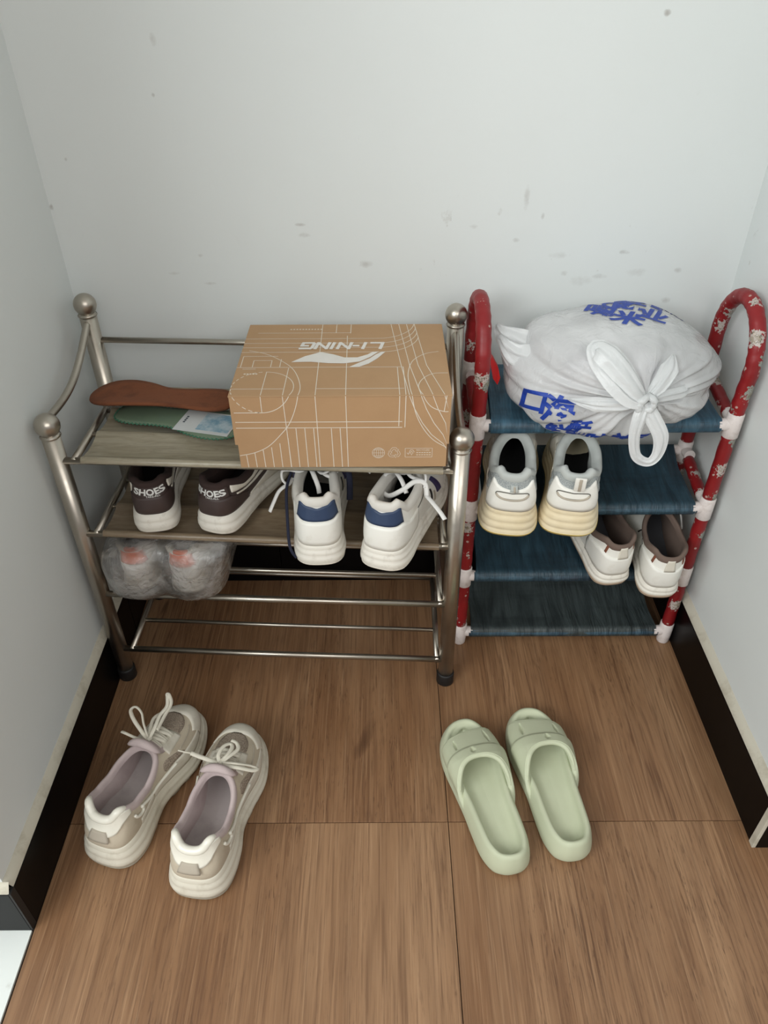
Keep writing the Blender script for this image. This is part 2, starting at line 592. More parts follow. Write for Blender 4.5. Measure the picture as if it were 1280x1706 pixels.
def catmull(pts, per=8, closed=False):
    P = np.asarray(pts, float)
    n = len(P)
    out = []
    rng_ = range(n if closed else n - 1)
    for i in rng_:
        if closed:
            p0, p1, p2, p3 = P[(i - 1) % n], P[i], P[(i + 1) % n], P[(i + 2) % n]
        else:
            p0, p1, p2, p3 = P[max(i - 1, 0)], P[i], P[i + 1], P[min(i + 2, n - 1)]
        for k in range(per):
            t = k / per
            out.append(0.5 * (2 * p1 + (p2 - p0) * t + (2 * p0 - 5 * p1 + 4 * p2 - p3) * t * t + (3 * p1 - p0 - 3 * p2 + p3) * t ** 3))
    if not closed:
        out.append(P[-1])
    return np.array(out)


def text_mesh(s, size=1.0, sub=0, bold=0.0):
    """text outline as (verts2d, faces); only the built-in font is used"""
    cu = bpy.data.curves.new('text', 'FONT')
    cu.body = s
    cu.size = size
    cu.align_x = 'CENTER'
    cu.align_y = 'CENTER'
    cu.resolution_u = 3
    cu.offset = bold
    o = bpy.data.objects.new('text', cu)
    COL.objects.link(o)
    dg = bpy.context.evaluated_depsgraph_get()
    me = bpy.data.meshes.new_from_object(o.evaluated_get(dg))
    bpy.data.objects.remove(o)
    bpy.data.curves.remove(cu)
    bm = bmesh.new()
    bm.from_mesh(me)
    bpy.data.meshes.remove(me)
    bmesh.ops.triangulate(bm, faces=bm.faces)
    for _ in range(sub):
        es = [e for e in bm.edges if e.calc_length() > size * 0.16]
        if not es:
            break
        bmesh.ops.subdivide_edges(bm, edges=es, cuts=1, use_grid_fill=False)
        bmesh.ops.triangulate(bm, faces=bm.faces)
    bm.verts.index_update()
    V = np.array([v.co[:2] for v in bm.verts]) if len(bm.verts) else np.zeros((0, 2))
    F = [[v.index for v in f.verts] for f in bm.faces]
    bm.free()
    return V, F


# ================================================================== SETTING
XL, XR, YB = -0.531, 0.601, 1.268      # faces of the black skirting tiles
TH = 0.012
WL, WR, WB = XL - TH, XR + TH, YB + TH
BH = 0.112
YL, YR = 0.518, 0.640                  # where the side walls end (outside corners)
CEIL = 2.6

floor = tag(MB().box((-2.6, -2.6, -0.03), (2.6, WB + 0.1, -0.004)).build('floor', M['joint'], smooth=False),
            'wood look tiled floor running through the alcove to the hall', 'floor', kind='structure')
wood_me = {}


def floor_tile(x0, x1, y0, y1, mat, par):
    g = 0.0006
    o = MB().box((x0 + g, y0 + g, -0.006), (x1 - g, y1 - g, 0.0), 0.0006).build('tile', mat, par, smooth=False)
    return o


for i in range(-1, 3):
    for j in range(-4, 2):
        x0, y0 = 0.1066 + 0.8 * (i - 0), 0.676 + 0.8 * j
        x1, y1 = x0 + 0.8, y0 + 0.8
        x0 = max(x0, -0.531)
        y1 = min(y1, WB)
        if x1 - x0 < 0.03 or y1 - y0 < 0.03:
            continue
        floor_tile(x0, x1, y0, y1, M['wood'], floor)
hall = tag(MB().box((-2.6, -2.6, -0.028), (-0.538, YL + 0.02, -0.0035)).build('floor', M['joint'], smooth=False),
           'pale glossy tiled floor of the next room at lower left', 'floor', kind='structure')
for i in range(4):
    for j in range(5):
        x1 = -0.5335 - 0.6 * i
        y1 = 0.507 - 0.6 * j
        floor_tile(x1 - 0.6, x1, y1 - 0.6, y1, M['white_tile'], hall)


def wallbox(name, lo, hi, label):
    return tag(MB().box(lo, hi).build(name, M['wall'], smooth=False), label, 'wall', kind='structure')


wallbox('wall_back', (WL - 0.12, WB, -0.02), (WR + 0.12, WB + 0.12, CEIL), 'scuffed white painted back wall of the alcove')
wallbox('wall_left', (-2.6, YL, -0.02), (WL, WB, CEIL), 'white painted left side wall of the alcove beside the steel rack')
wallbox('wall_right', (WR, YR, -0.02), (2.6, WB, CEIL), 'white painted right side wall of the alcove beside the red rack')
tag(MB().box((-2.6, -2.6, CEIL), (2.6, WB + 0.12, CEIL + 0.1)).build('ceiling', M['plaster'], smooth=False),
    'plain white plaster ceiling', 'ceiling', kind='structure')


def skirting(name, label, axis, fixed, a0, a1, sign, splits, hgt=BH):
    """tiles standing against a wall; axis 0 runs along x, 1 along y; sign points into the room"""
    root = tag(bpy.data.objects.new(name, None), label, 'skirting board', kind='structure')
    COL.objects.link(root)
    cuts = [a0] + [s for s in splits if a0 < s < a1] + [a1]
    for c0, c1 in zip(cuts[:-1], cuts[1:]):
        g = 0.0005
        w0, w1 = sorted((fixed, fixed - sign * (TH - 0.002)))
        lo = (c0 + g, w0, 0.0) if axis == 0 else (w0, c0 + g, 0.0)
        hi = (c1 - g, w1, hgt) if axis == 0 else (w1, c1 - g, hgt)
        MB().box(lo, hi, 0.0008).build('tile', M['black_tile'], root, smooth=False)
    # cream plaster fillet on top, sloping back to the wall
    f1, f2 = fixed - sign * 0.001, fixed - sign * TH
    h0, h1 = hgt, hgt + 0.010
    prof = [(f2, h0 - 0.004), (f1, h0 - 0.0005), (f1, h0 + 0.0008), (f2 + sign * 0.001, h1 + 0.006), (f2, h1 + 0.006)]
    nseg = 24
    rows = []
    for k in range(nseg + 1):
        s = a0 + (a1 - a0) * k / nseg
        w = rng.normal(0, 0.0007)
        row = [((s, f, z + (w if z > h0 + 0.001 else 0)) if axis == 0 else (f, s, z + (w if z > h0 + 0.001 else 0))) for f, z in prof]
        rows.append(row)
    MB().grid(rows).build('grout_strip', M['grout'], root, fix=True)
    return root


skirting('baseboard_left', 'black tile skirting with cream top fillet along the left wall', 1, XL, YL, YB, 1, [1.118])
skirting('baseboard_right', 'black tile skirting with cream top fillet along the right wall', 1, XR, YR, YB, -1, [1.24])
skirting('baseboard_back', 'black tile skirting low behind the two racks', 0, YB, XL, XR, -1, [-0.231, 0.37])
skirting('baseboard_corner', 'grey looking tile skirting turning the corner at lower left', 0, YL - TH, -2.5, XL - 0.003, -1, [-1.13, -1.73])
skirting('baseboard_end', 'black tile skirting turning the corner at the right frame edge', 0, YR - TH, XR + 0.004, 2.5, -1, [1.2])
# raw mitres at the two outside corners
g1 = MB().box((XL - 0.0045, YL - TH + 0.0005, 0.0), (XL - 0.0005, YL + 0.0005, BH + 0.001)).build('trim_1', M['rubber'], smooth=False)
tag(g1, 'dark open seam at the left skirting corner', 'grout seam', kind='structure')
g2 = MB().box((XR - 0.001, YR - TH + 0.0002, 0.0), (XR + 0.0065, YR + 0.0005, BH + 0.001), 0.0008).build('trim_2', M['grout'], smooth=False)
tag(g2, 'cream grout seam at the right skirting corner', 'grout seam', kind='structure')

# ================================================================== STEEL RACK
rack = empty('shoe_rack', (0, 0, 0), label='brushed steel shoe rack with ball topped posts along the left wall', cat='shoe rack')
FLp, FRp, BLp, BRp = (-0.515, 0.993), (0.121, 0.976), (-0.503, 1.222), (0.1250, 1.208)


def post(p, ztop, rb):
    MB().tube([(p[0], p[1], 0.022), (p[0], p[1], ztop - rb * 0.8)], 0.0145, 20).build('post', M['steel'], rack, fix=True)
    po = rack.children[-1]
    n = 16
    prof = [(max(rb * math.sin(PI * k / n), 1e-4), -rb * math.cos(PI * k / n)) for k in range(n + 1)]
    MB().lathe(prof, (p[0], p[1], ztop), 24).lathe([(0.0155, -rb * 1.02), (0.0165, -rb * 0.96), (0.0155, -rb * 0.86)], (p[0], p[1], ztop), 24).build('ball', M['steel'], po)
    MB().lathe([(0.0001, 0), (0.015, 0), (0.0172, 0.003), (0.0172, 0.026), (0.0160, 0.03), (0.0146, 0.03)], (p[0], p[1], 0.0), 20).build('rubber_foot', M['rubber'], po)


post(FLp, 0.589, 0.0195)
post(FRp, 0.571, 0.0195)
post(BLp, 0.686, 0.019)
post(BRp, 0.671, 0.019)
# sagging side rails between back and front ball
for (f, zf, b, zb) in ((FLp, 0.589, BLp, 0.686), (FRp, 0.571, BRp, 0.671)):
    pts = []
    for k in range(17):
        t = k / 16
        z = zb - 0.022 + (zf + 0.006 - zb + 0.022) * (t ** 0.85) - 0.024 * math.sin(PI * t) ** 1.2
        pts.append((b[0] + (f[0] - b[0]) * t, b[1] + (f[1] - b[1]) * t, z))
    MB().tube(pts, 0.0062, 10).build('side_rail', M['steel'], rack, fix=True)
MB().tube([(BLp[0], BLp[1], 0.622), (BRp[0], BRp[1], 0.612)], 0.0052, 10).build('back_rail', M['steel'], rack, fix=True)

SH = ((0.527, 0.515), (0.377, 0.357), (0.234, 0.219), (0.086, 0.069))


def lerp2(a, b, t):
    return (a[0] + (b[0] - a[0]) * t, a[1] + (b[1] - a[1]) * t)


for k, (zl, zr) in enumerate(SH):
    sh = empty('shelf', (0, 0, 0))
    sh.parent = rack
    il, ir = 0.027, 0.019
    L0, L1 = (FLp[0] + il, FLp[1] - 0.004), (BLp[0] + il - 0.004, BLp[1] - 0.004)
    R0, R1 = (FRp[0] - ir, FRp[1] - 0.004), (BRp[0] - ir, BRp[1] - 0.004)
    for (a, b, z, s) in ((L0, L1, zl, -1), (R0, R1, zr, 1)):
        MB().tube([(a[0], a[1] - 0.004, z), (b[0], b[1] + 0.004, z)], 0.0058, 10).build('side_bar', M['steel'], sh, fix=True)
        for q_, pq in ((b, BLp if s < 0 else BRp),):
            MB().tube([(q_[0], q_[1], z), (pq[0], pq[1], z)], 0.0055, 8).build('bracket', M['steel'], sh, fix=True)
    for t, r in ((0.0, 0.0058), (0.33, 0.0042), (0.66, 0.0042), (0.98, 0.0042)):
        a, b = lerp2(L0, L1, t), lerp2(R0, R1, t)
        if t == 0.0:
            a, b = (FLp[0] + .008, a[1]), (FRp[0] - .008, b[1])
        MB().tube([(a[0], a[1], zl), ((a[0] + b[0]) / 2, (a[1] + b[1]) / 2, (zl + zr) / 2 - 0.0015), (b[0], b[1], zr)], r, 10).build('bar', M['steel'], sh, fix=True)
    if k < 2:
        # stiff film laid over the bars and wrapped round the front one
        rows = []
        nu = 50
        prof = [(-0.0005, -0.0075), (-0.0075, -0.001), (-0.005, 0.0045), (0.0, 0.0066)]
        for (dy, dz) in prof:
            rows.append([(L0[0] + 0.012 + (R0[0] - L0[0] - 0.02) * i / nu, L0[1] + (R0[1] - L0[1]) * i / nu + dy, zl + (zr - zl) * i / nu + dz) for i in range(nu + 1)])
        nv = 36
        for j in range(1, nv + 1):
            t = j / nv
            a, b = lerp2(L0, L1, t), lerp2(R0, R1, t)
            ph = (t * 3.0) % 1.0
            sag = 0.0075 * math.sin(PI * ph) ** 0.7
            row = []
            for i in range(nu + 1):
                s = i / nu
                x = a[0] + 0.012 + (b[0] - a[0] - 0.02) * s
                y = a[1] + (b[1] - a[1]) * s
                wob = 0.0012 * math.sin(31 * s + 5 * t) * math.sin(9 * t + 3 * s)
                row.append((x, y, zl + (zr - zl) * s + 0.0062 - sag + min(wob, 0.0003) - 0.0005))
            rows.append(row)
        back = [(x, y, z - 0.0008) for (x, y, z) in rows[-1]]
        MB().grid(rows).build('film_sheet', M['film1'] if k == 0 else M['film2'], sh)

# ================================================================== RED RACK
red = empty('shoe_rack', (0, 0, 0), label='red floral wrapped tube rack with dark blue cloth shelves at right', cat='shoe rack')
RXL, RXR, RYF, RYB = 0.158, 0.5865, 1.082, 1.228
RZ = ((0.53, 0.555), (0.354, 0.382), (0.188, 0.213), (0.030, 0.052))
RT = 0.0125


def wobble_tube(pts, r, n=14):
    """cloth-wrapped tube: slightly uneven radius"""
    P = catmull(pts, 6) if len(pts) > 2 else np.linspace(pts[0], pts[1], 14)
    rr = r * (1 + 0.035 * np.sin(np.arange(len(P)) * 1.7 + P[:, 0].sum()) + rng.normal(0, 0.012, len(P)))
    return MB().tube(P, rr, n)


for sx, X in ((-1, RXL), (1, RXR)):
    top = []
    cy, rad, z0 = (RYF + RYB) / 2, (RYB - RYF) / 2, 0.632
    top += [(X, RYF, RZ[0][0] + 0.018), (X, RYF, 0.585), (X, RYF - 0.003, z0)]
    for k in range(1, 8):
        a = PI * k / 8
        top.append((X, cy - rad * 1.03 * math.cos(a), z0 + 0.086 * math.sin(a)))
    top += [(X, RYB + 0.002, z0), (X, RYB, RZ[0][1] + 0.018)]
    wobble_tube(top, RT).build('loop_tube', M['floral'], red, fix=True)
    for Y, zi in ((RYF, 0), (RYB, 1)):
        for k in range(3):
            wobble_tube([(X, Y, RZ[k][zi] - 0.018), (X, Y, RZ[k + 1][zi] + (0.018 if k < 2 else 0.018))], RT * 0.97).build('upright_tube', M['floral'], red, fix=True)
        for k in range(4):
            z = RZ[k][zi]
            mb = MB().lathe([(0.0001, -0.024), (0.0118, -0.024), (0.0138, -0.022), (0.0138, 0.021), (0.0118, 0.023), (0.0001, 0.023)] if k < 3 else
                            [(0.0001, -0.030), (0.0118, -0.030), (0.0125, -0.028), (0.0138, -0.012), (0.0138, 0.021), (0.0118, 0.023), (0.0001, 0.023)], (X, Y, z), 18)
            mb.tube([(X - sx * 0.004, Y, z), (X - sx * 0.026, Y, z - 0.001)], 0.0108, 14)
            if k < 3:
                sy = 1 if zi == 0 else -1
                mb.tube([(X, Y + sy * 0.004, z + 0.002), (X, Y + sy * 0.03, z + 0.006)], 0.0105, 14)
            mb.build('corner_joint', M['joint_plastic'], red)
            if zi == 1 and k == 3:
                MB().tube([(X, Y, 0), (X, Y, z - 0.028)], 0.0118, 14).build('foot_tube', M['joint_plastic'], red, fix=True)
    for k in range(3):
        a, b = np.array((X, RYF + 0.028, RZ[k][0] + 0.005)), np.array((X, RYB - 0.028, RZ[k][1] - 0.004))
        wobble_tube([a, b], RT * 0.86).build('side_tube', M['floral'], red, fix=True)
for k in range(4):
    zf, zb = RZ[k]
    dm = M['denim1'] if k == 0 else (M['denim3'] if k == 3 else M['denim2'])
    sh = empty('shelf')
    sh.parent = red
    x0, x1 = RXL + 0.022, RXR - 0.022
    for (Y, z) in ((RYF, zf), (RYB, zb)):
        wobble_tube([(x0 - 0.004, Y, z - 0.001), (x0 + 0.12, Y, z - 0.002), (x1 - 0.1, Y, z - 0.002), (x1 + 0.004, Y, z - 0.001)], 0.0108).build('wrapped_bar', M['denim_bar'], sh, fix=True)
    nu, nv = 60, 26
    top_r, bot_r = [], []
    ph = rng.uniform(0, 6, 6)
    for j in range(nv + 1):
        t = j / nv
        row = []
        for i in range(nu + 1):
            s = i / nu
            sag = 0.010 * math.sin(PI * t) * (0.55 + 0.45 * math.sin(PI * s))
            w = (0.0016 * math.sin(26 * s + 4 * t + ph[0]) + 0.0013 * math.sin(47 * s - 7 * t + ph[1]) + 0.001 * math.sin(15 * s + 9 * t + ph[2])) * math.sin(PI * t)
            edge = 0.003 * math.sin(PI * t) * (1 if s in (0, 1) else 0)
            xx = x0 + (x1 - x0) * s + (0.004 * math.sin(PI * t)) * (1 - 2 * s)
            row.append((xx, RYF - 0.002 + (RYB - RYF + 0.004) * t, zf + (zb - zf) * t + 0.0112 - sag + w))
        top_r.append(row)
    # skin runs over the front and back bars and down behind them
    pre = []
    for (dy, dz) in ((-0.0045, -0.0125), (-0.0115, -0.004), (-0.0085, 0.0065)):
        pre.append([(p[0], RYF + dy, zf + dz - 0.001) for p in top_r[0]])
    MB().grid(pre + top_r).build('cloth_sheet', dm, sh)
    MB().grid([[(p[0], p[1], p[2] - 0.012 - 0.004 * math.sin(PI * j / nv)) for p in r] for j, r in enumerate(top_r)], flip=True).build('cloth_underside', dm, sh)

# ================================================================== SHOE BUILDER
OUT_R = [(0, 0), (.40, .012), (.64, .06), (.735, .15), (.74, .27), (.78, .40), (.90, .54), (1.0, .68), (.95, .80), (.76, .905), (.42, .975), (-.02, 1.0),
         (-.42, .975), (-.70, .905), (-.88, .80), (-.93, .68), (-.80, .54), (-.65, .41), (-.62, .27), (-.68, .15), (-.60, .06), (-.38, .012)]


def resample(P, n):
    Q = np.vstack([P, P[:1]])
    d = np.r_[0, np.cumsum(np.linalg.norm(np.diff(Q, axis=0), axis=1))]
    t = np.arange(n) / n * d[-1]
    return np.c_[np.interp(t, d, Q[:, 0]), np.interp(t, d, Q[:, 1])]


def normals2(P):
    T = np.roll(P, -1, 0) - np.roll(P, 1, 0)
    T /= np.linalg.norm(T, axis=1, keepdims=True)
    return np.c_[T[:, 1], -T[:, 0]]


def ip(x, xs, ys):
    return np.interp(x, xs, ys)


class Shoe:
    def __init__(self, name, loc, yaw, pitch, roll, label, cat, group, side=1, L=0.285, W=0.052, heelw=1.0, toe_pt=1.0,
                 sole=((0, .3, .7, 1), (.036, .030, .024, .026)), spring=.016, prof=None, out_t=.2, flare=.004, lug=0.0,
                 collar=((0, .12, .3, .5, .75, 1), (.092, .094, .080, .066, .070, .088)), wc=.033, yt=.56, yh=.045, bulge=.007, toe_h=.034,
                 thick=.011, N=112, qe=2.8, waist=1.0, ring=1.0):
        self.root = empty(name, loc, (pitch, roll, -yaw), label, cat, group)
        self.L, self.W, self.N = L, W, N
        pts = np.array(OUT_R) * [1, 1]
        pts[:, 0] = np.where(pts[:, 1] < .45, pts[:, 0] * heelw, pts[:, 0])
        pts[:, 0] *= 1 - (1 - waist) * np.exp(-((pts[:, 1] - .42) / .10) ** 2)
        self.ring = ring
        P = catmull(pts * [W, L], 12, closed=True)
        P = resample(P, N)
        if side < 0:
            P = P[::-1] * [-1, 1]
            P = np.roll(P, 1, 0)
        # start at the heel centre
        P = np.roll(P, -int(np.argmin(P[:, 1] + abs(P[:, 0]) * .2)), 0)
        self.o = P
        self.n2 = normals2(P)
        self.s = (P[:, 1] - P[:, 1].min()) / (P[:, 1].max() - P[:, 1].min())
        s = self.s
        self.zb = spring * np.clip((s - .70) / .30, 0, 1) ** 1.8 + .004 * np.clip((.06 - s) / .06, 0, 1)
        self.zt = ip(s, *sole) + spring * np.clip((s - .66) / .34, 0, 1) ** 1.6
        self.out_t = out_t
        self.prof = prof or [(-.004, 0), (0, .05), (.002, .2), (.0015, .34), (-.0005, .38), (.001, .44), (.001, .62), (-.0012, .66), (-.0005, .72), (-.001, .92), (-.004, 1.0)]
        self.flare = flare
        self.lug = lug
        # centre line
        ys = np.linspace(0, L, 60)
        it = int(np.argmax(P[:, 1]))
        r = P[:it + 1]
        l = np.vstack([P[it:], P[:1]])[::-1]
        self.cx = lambda y: .5 * (np.interp(y, r[:, 1], r[:, 0]) + np.interp(y, l[:, 1], l[:, 0]))
        # feather line, collar loop, bezier handles
        inn = self.o - self.n2 * .0045
        self.P3 = np.c_[inn, self.zt - .003]
        u = np.arange(N) / N
        sg = np.where(u < .5, 1.0, -1.0)
        sg = np.where(np.arange(N) < it, 1.0, -1.0)
        sg[0] = 0
        sg[it] = 0
        t = ip(s, (0, .05, .2, .42, .62, .85, 1), (0, .03, .26, .60, .83, .97, 1))
        self.tq = t
        w = wc * np.clip(1 - np.abs(2 * t - 1) ** qe, 0, 1) ** (1 / 2.3)
        w = w * ip(t, (0, .3, .7, 1), (1.0, 1.0, .95, .85))
        yq = L * (yh + (yt - yh) * t)
        zq = ip(t, *collar)
        self.Q3 = np.c_[self.cx(yq) + sg * w, yq, zq]
        d = self.P3[:, :2] - self.Q3[:, :2]
        hz = self.Q3[:, 2] - self.P3[:, 2]
        k = ip(s, (0, .3, .5, .7, .85, 1), (.25, .2, .28, .45, .52, .52))
        h1 = ip(s, (0, .35, .6, .8, 1), (.45 * 1, .45, .55, .75, .75))
        top1 = np.where(s > .55, np.minimum(hz * h1, toe_h + 0 * s), hz * h1)
        for _ in range(5):                                  # soften the sharp front of the opening
            wgt = (np.clip((t - .9) / .1, 0, 1) * .5)[:, None]
            av = (np.roll(self.Q3, 1, 0) + np.roll(self.Q3, -1, 0)) / 2
            self.Q3 = self.Q3 * (1 - wgt) + av * wgt
        self.C1 = self.P3 + np.c_[self.n2 * bulge * ip(s, (0, .5, .8, 1), (.55, 1, 1, .8))[:, None], top1]
        dz = ip(s, (0, .3, .5, .75, 1), (.020, .016, .012, .022, .030))
        self.C2 = self.Q3 + np.c_[d * k[:, None], -dz]
        self.thick = thick
        self.nq = normals2(resample_same(self.Q3[:, :2]))
        for _ in range(6):
            self.nq = self.nq * .5 + (np.roll(self.nq, 1, 0) + np.roll(self.nq, -1, 0)) * .25
        self.nq /= np.linalg.norm(self.nq, axis=1, keepdims=True)

    # surface ----------------------------------------------------------
    def S(self, u, v):
        u = np.asarray(u, float) % 1.0
        v = np.asarray(v, float)
        x = u * self.N
        i = np.floor(x).astype(int) % self.N
        f = (x - np.floor(x))[..., None]
        j = (i + 1) % self.N
        g = lambda A: A[i] * (1 - f) + A[j] * f
        p, c1, c2, q_ = g(self.P3), g(self.C1), g(self.C2), g(self.Q3)
        v = v[..., None]
        return p * (1 - v) ** 3 + 3 * c1 * v * (1 - v) ** 2 + 3 * c2 * v * v * (1 - v) + q_ * v ** 3

    def Nrm(self, u, v):
        e = 4e-3
        a = self.S(u + e, v) - self.S(u - e, v)
        b = self.S(u, np.clip(np.asarray(v) + e, 0, 1)) - self.S(u, np.clip(np.asarray(v) - e, 0, 1))
        n = np.cross(a, b)
        return n / (np.linalg.norm(n, axis=-1, keepdims=True) + 1e-12)

    # parts ------------------------------------------------------------
    def level(self, out, t):
        fl = self.flare * (1 - t) ** 1.5
        xy = self.o + self.n2 * (out + fl)
        z = self.zb + (self.zt - self.zb) * t
        return np.c_[xy, z]

    def sole(self, mid_mat, out_mat):
        T = self.out_t
        pr = self.prof
        lo = [p for p in pr if p[1] < T] + [(np.interp(T, [p[1] for p in pr], [p[0] for p in pr]), T)]
        hi = [(lo[-1][0] - .0008, T)] + [p for p in pr if p[1] > T]
        rows = [self.level(o, t) for o, t in lo]
        if self.lug:
            u = np.arange(self.N)
            sq = (np.sin(u * 2 * PI / self.N * 26) > .1) & (self.s > .32)
            sq2 = (self.s > .30) & (self.s < .44)
            for k in range(2):
                rows[k][:, 2] += self.lug * sq + self.lug * 1.6 * sq2 * (1 if k == 0 else .7)
        mb = MB().grid(rows, cu=True).cap(rows[0], True)
        inn = rows[-1].copy()
        inn[:, :2] -= self.n2 * .006
        mb.grid([rows[-1], inn], cu=True)
        mb.build('outsole', out_mat, self.root)
        rows = [self.level(o, t) for o, t in hi]
        inner = self.level(-.012, .985)
        MB().grid(rows + [inner], cu=True).cap(inner).build('midsole', mid_mat, self.root)
        flat_shade_sharp(self.root.children[-1], 50)

    def upper(self, mat, lining, insole, collar_mat, vn=14, roll=.004):
        u = np.arange(self.N) / self.N
        rows = [self.S(u, np.full(self.N, k / vn)) for k in range(vn + 1)]
        MB().grid(rows, cu=True).build('upper', mat, self.root)
        self.bvh = BVHTree.FromPolygons([tuple(p) for r in rows for p in r],
                                        [(i * self.N + j, i * self.N + (j + 1) % self.N, (i + 1) * self.N + (j + 1) % self.N, (i + 1) * self.N + j) for i in range(vn) for j in range(self.N)])
        k = self.thick
        ring = []
        n3 = np.c_[self.nq, np.zeros(self.N)]
        for o_, z in ((.0012, -.010), (.0026, -.004), (.0012, .0025), (-.002, roll), (-.006 * k / .011, roll * .9), (-.0095 * k / .011, .001), (-.0115 * k / .011, -.006)):
            ring.append(self.Q3 + n3 * o_ + [0, 0, z])
        MB().grid(ring, cu=True).build('collar', collar_mat, self.root)
        bot = np.c_[self.o - self.n2 * .013, self.zt + .004]
        mid = ring[-1] * .45 + bot * .55
        mid[:, :2] += 0
        m1 = ring[-1] * .8 + bot * .2 + [0, 0, -.003]
        MB().grid([ring[-1], m1, mid, bot], cu=True).build('lining', lining, self.root)
        yc = np.clip(self.o[:, 1], .028, self.L - .03)
        c = np.c_[self.cx(yc), yc, self.zt + .0045]
        c[:, 2] -= .001
        MB().grid([bot, bot * .8 + c * .2 - [0, 0, .0015], bot * .4 + c * .6 - [0, 0, .002], c - [0, 0, .002]], cu=True).build('inner_sole', insole, self.root)

    def rim(self, name, u0, u1, r, mat, out=-.003, dz=.001, flat=None):
        """rounded bead over the top edge of the collar"""
        U = np.linspace(u0, u1, 40)
        Q = self.S(U, np.ones(40))
        n = np.array([self.nq[int(round((a % 1) * self.N)) % self.N] for a in U])
        Q = Q + np.c_[n * out, np.full(40, dz)]
        rr = r * np.clip(1 - np.abs(np.linspace(-1, 1, 40)) ** 8, .15, 1)
        return MB().tube(Q, rr, 12).build(name, mat, self.root, fix=True)

    def patch(self, name, U, V, off, mat, par=None, build=True, mb=None):
        """U, V: (m, n) arrays; lies off above the surface with a soft rim"""
        U, V = np.asarray(U, float), np.asarray(V, float)
        pts = self.S(U, V)
        n = self.Nrm(U, V)
        h = np.full(U.shape, off)
        pts2 = pts + n * h[..., None]
        rim = lambda a, b: a + (b - a)
        lo = pts - n * .0006
        m, k = U.shape
        big = np.zeros((m + 2, k + 2, 3))
        big[1:-1, 1:-1] = pts2
        big[0, 1:-1], big[-1, 1:-1] = lo[0], lo[-1]
        big[1:-1, 0], big[1:-1, -1] = lo[:, 0], lo[:, -1]
        big[0, 0], big[0, -1], big[-1, 0], big[-1, -1] = lo[0, 0], lo[0, -1], lo[-1, 0], lo[-1, -1]
        mb2 = mb or MB()
        mb2.grid(list(big))
        if not build:
            return mb2
        return mb2.build(name, mat, par or self.root, fix=False)

    def band(self, name, u0, u1, v0, v1, off, mat, nu=24, nv=8, par=None):
        """v0, v1 may be functions of the fraction along u"""
        a = np.linspace(0, 1, nu)
        f0 = np.array([v0(t) if callable(v0) else v0 for t in a])
        f1 = np.array([v1(t) if callable(v1) else v1 for t in a])
        b = np.linspace(0, 1, nv)
        U = np.tile(u0 + (u1 - u0) * a, (nv, 1))
        V = f0[None, :] * (1 - b[:, None]) + f1[None, :] * b[:, None]
        return self.patch(name, U, V, off, mat, par)

    def line(self, uv, r, off=.001, per=8, closed=False):
        c = catmull(uv, per, closed)
        return self.S(c[:, 0], np.clip(c[:, 1], 0, 1)) + self.Nrm(c[:, 0], np.clip(c[:, 1], 0, 1)) * off

    def piping(self, name, lines, r, mat, off=.0006, par=None, n=6, closed=False):
        for uv in lines:
            P = self.line(uv, r, off, closed=closed)
            o = MB().tube(P, r, n, closed=closed).build(name, mat, par or self.root, fix=True)
        return o

    def drop(self, x, y, z0=.2):
        h = self.bvh.ray_cast(Vector((x, y, z0)), Vector((0, 0, -1)))
        return h[0].z if h[0] else None

    def plan_patch(self, name, rows, off, mat, par=None):
        """rows: grid of (x, y) in plan, laid on the upper from above"""
        G = []
        for r in rows:
            row = []
            for (x, y) in r:
                z = self.drop(x, y)
                row.append((x, y, (z if z is not None else np.nan)))
            G.append(row)
        G = np.array(G)
        if np.isnan(G).any():
            ok = np.nanmin(G[..., 2])
            G[..., 2] = np.where(np.isnan(G[..., 2]), ok, G[..., 2])
        m, k, _ = G.shape
        big = np.zeros((m + 2, k + 2, 3))
        big[1:-1, 1:-1] = G + [0, 0, off]
        lo = G - [0, 0, .001]
        big[0, 1:-1], big[-1, 1:-1] = lo[0], lo[-1]
        big[1:-1, 0], big[1:-1, -1] = lo[:, 0], lo[:, -1]
        big[0, 0], big[0, -1], big[-1, 0], big[-1, -1] = lo[0, 0], lo[0, -1], lo[-1, 0], lo[-1, -1]
        return MB().grid(list(big), flip=False).build(name, mat, par or self.root, fix=True)

    def tongue(self, mat, rise=.026, back=.020, w0=.020, w1=.030, y0=.74, thick=.008, lining=None, curve=13):
        """padded tongue running from the lace zone up and out over the throat"""
        L = self.L
        yq = self.Q3[np.argmax(self.tq), 1]
        zq = self.Q3[np.argmax(self.tq), 2]
        path = []
        for k in range(7):
            y = L * y0 + (yq + .012 - L * y0) * k / 6
            z = self.drop(float(self.cx(y)), y)
            path.append((y, (z if z else zq) + .001))
        path += [(yq - back * .15, zq + rise * .3), (yq - back * .55, zq + rise * .75), (yq - back, zq + rise)]
        path = catmull([(0, a, b) for a, b in path], 3)[:, 1:]
        m = len(path)
        T = np.gradient(path, axis=0)
        T /= np.linalg.norm(T, axis=1, keepdims=True)
        Nn = np.c_[T[:, 1], -T[:, 0]]
        Nn = np.where(Nn[:, 1:] < 0, -Nn, Nn)
        a = np.linspace(-1, 1, 15)
        top, bot = [], []
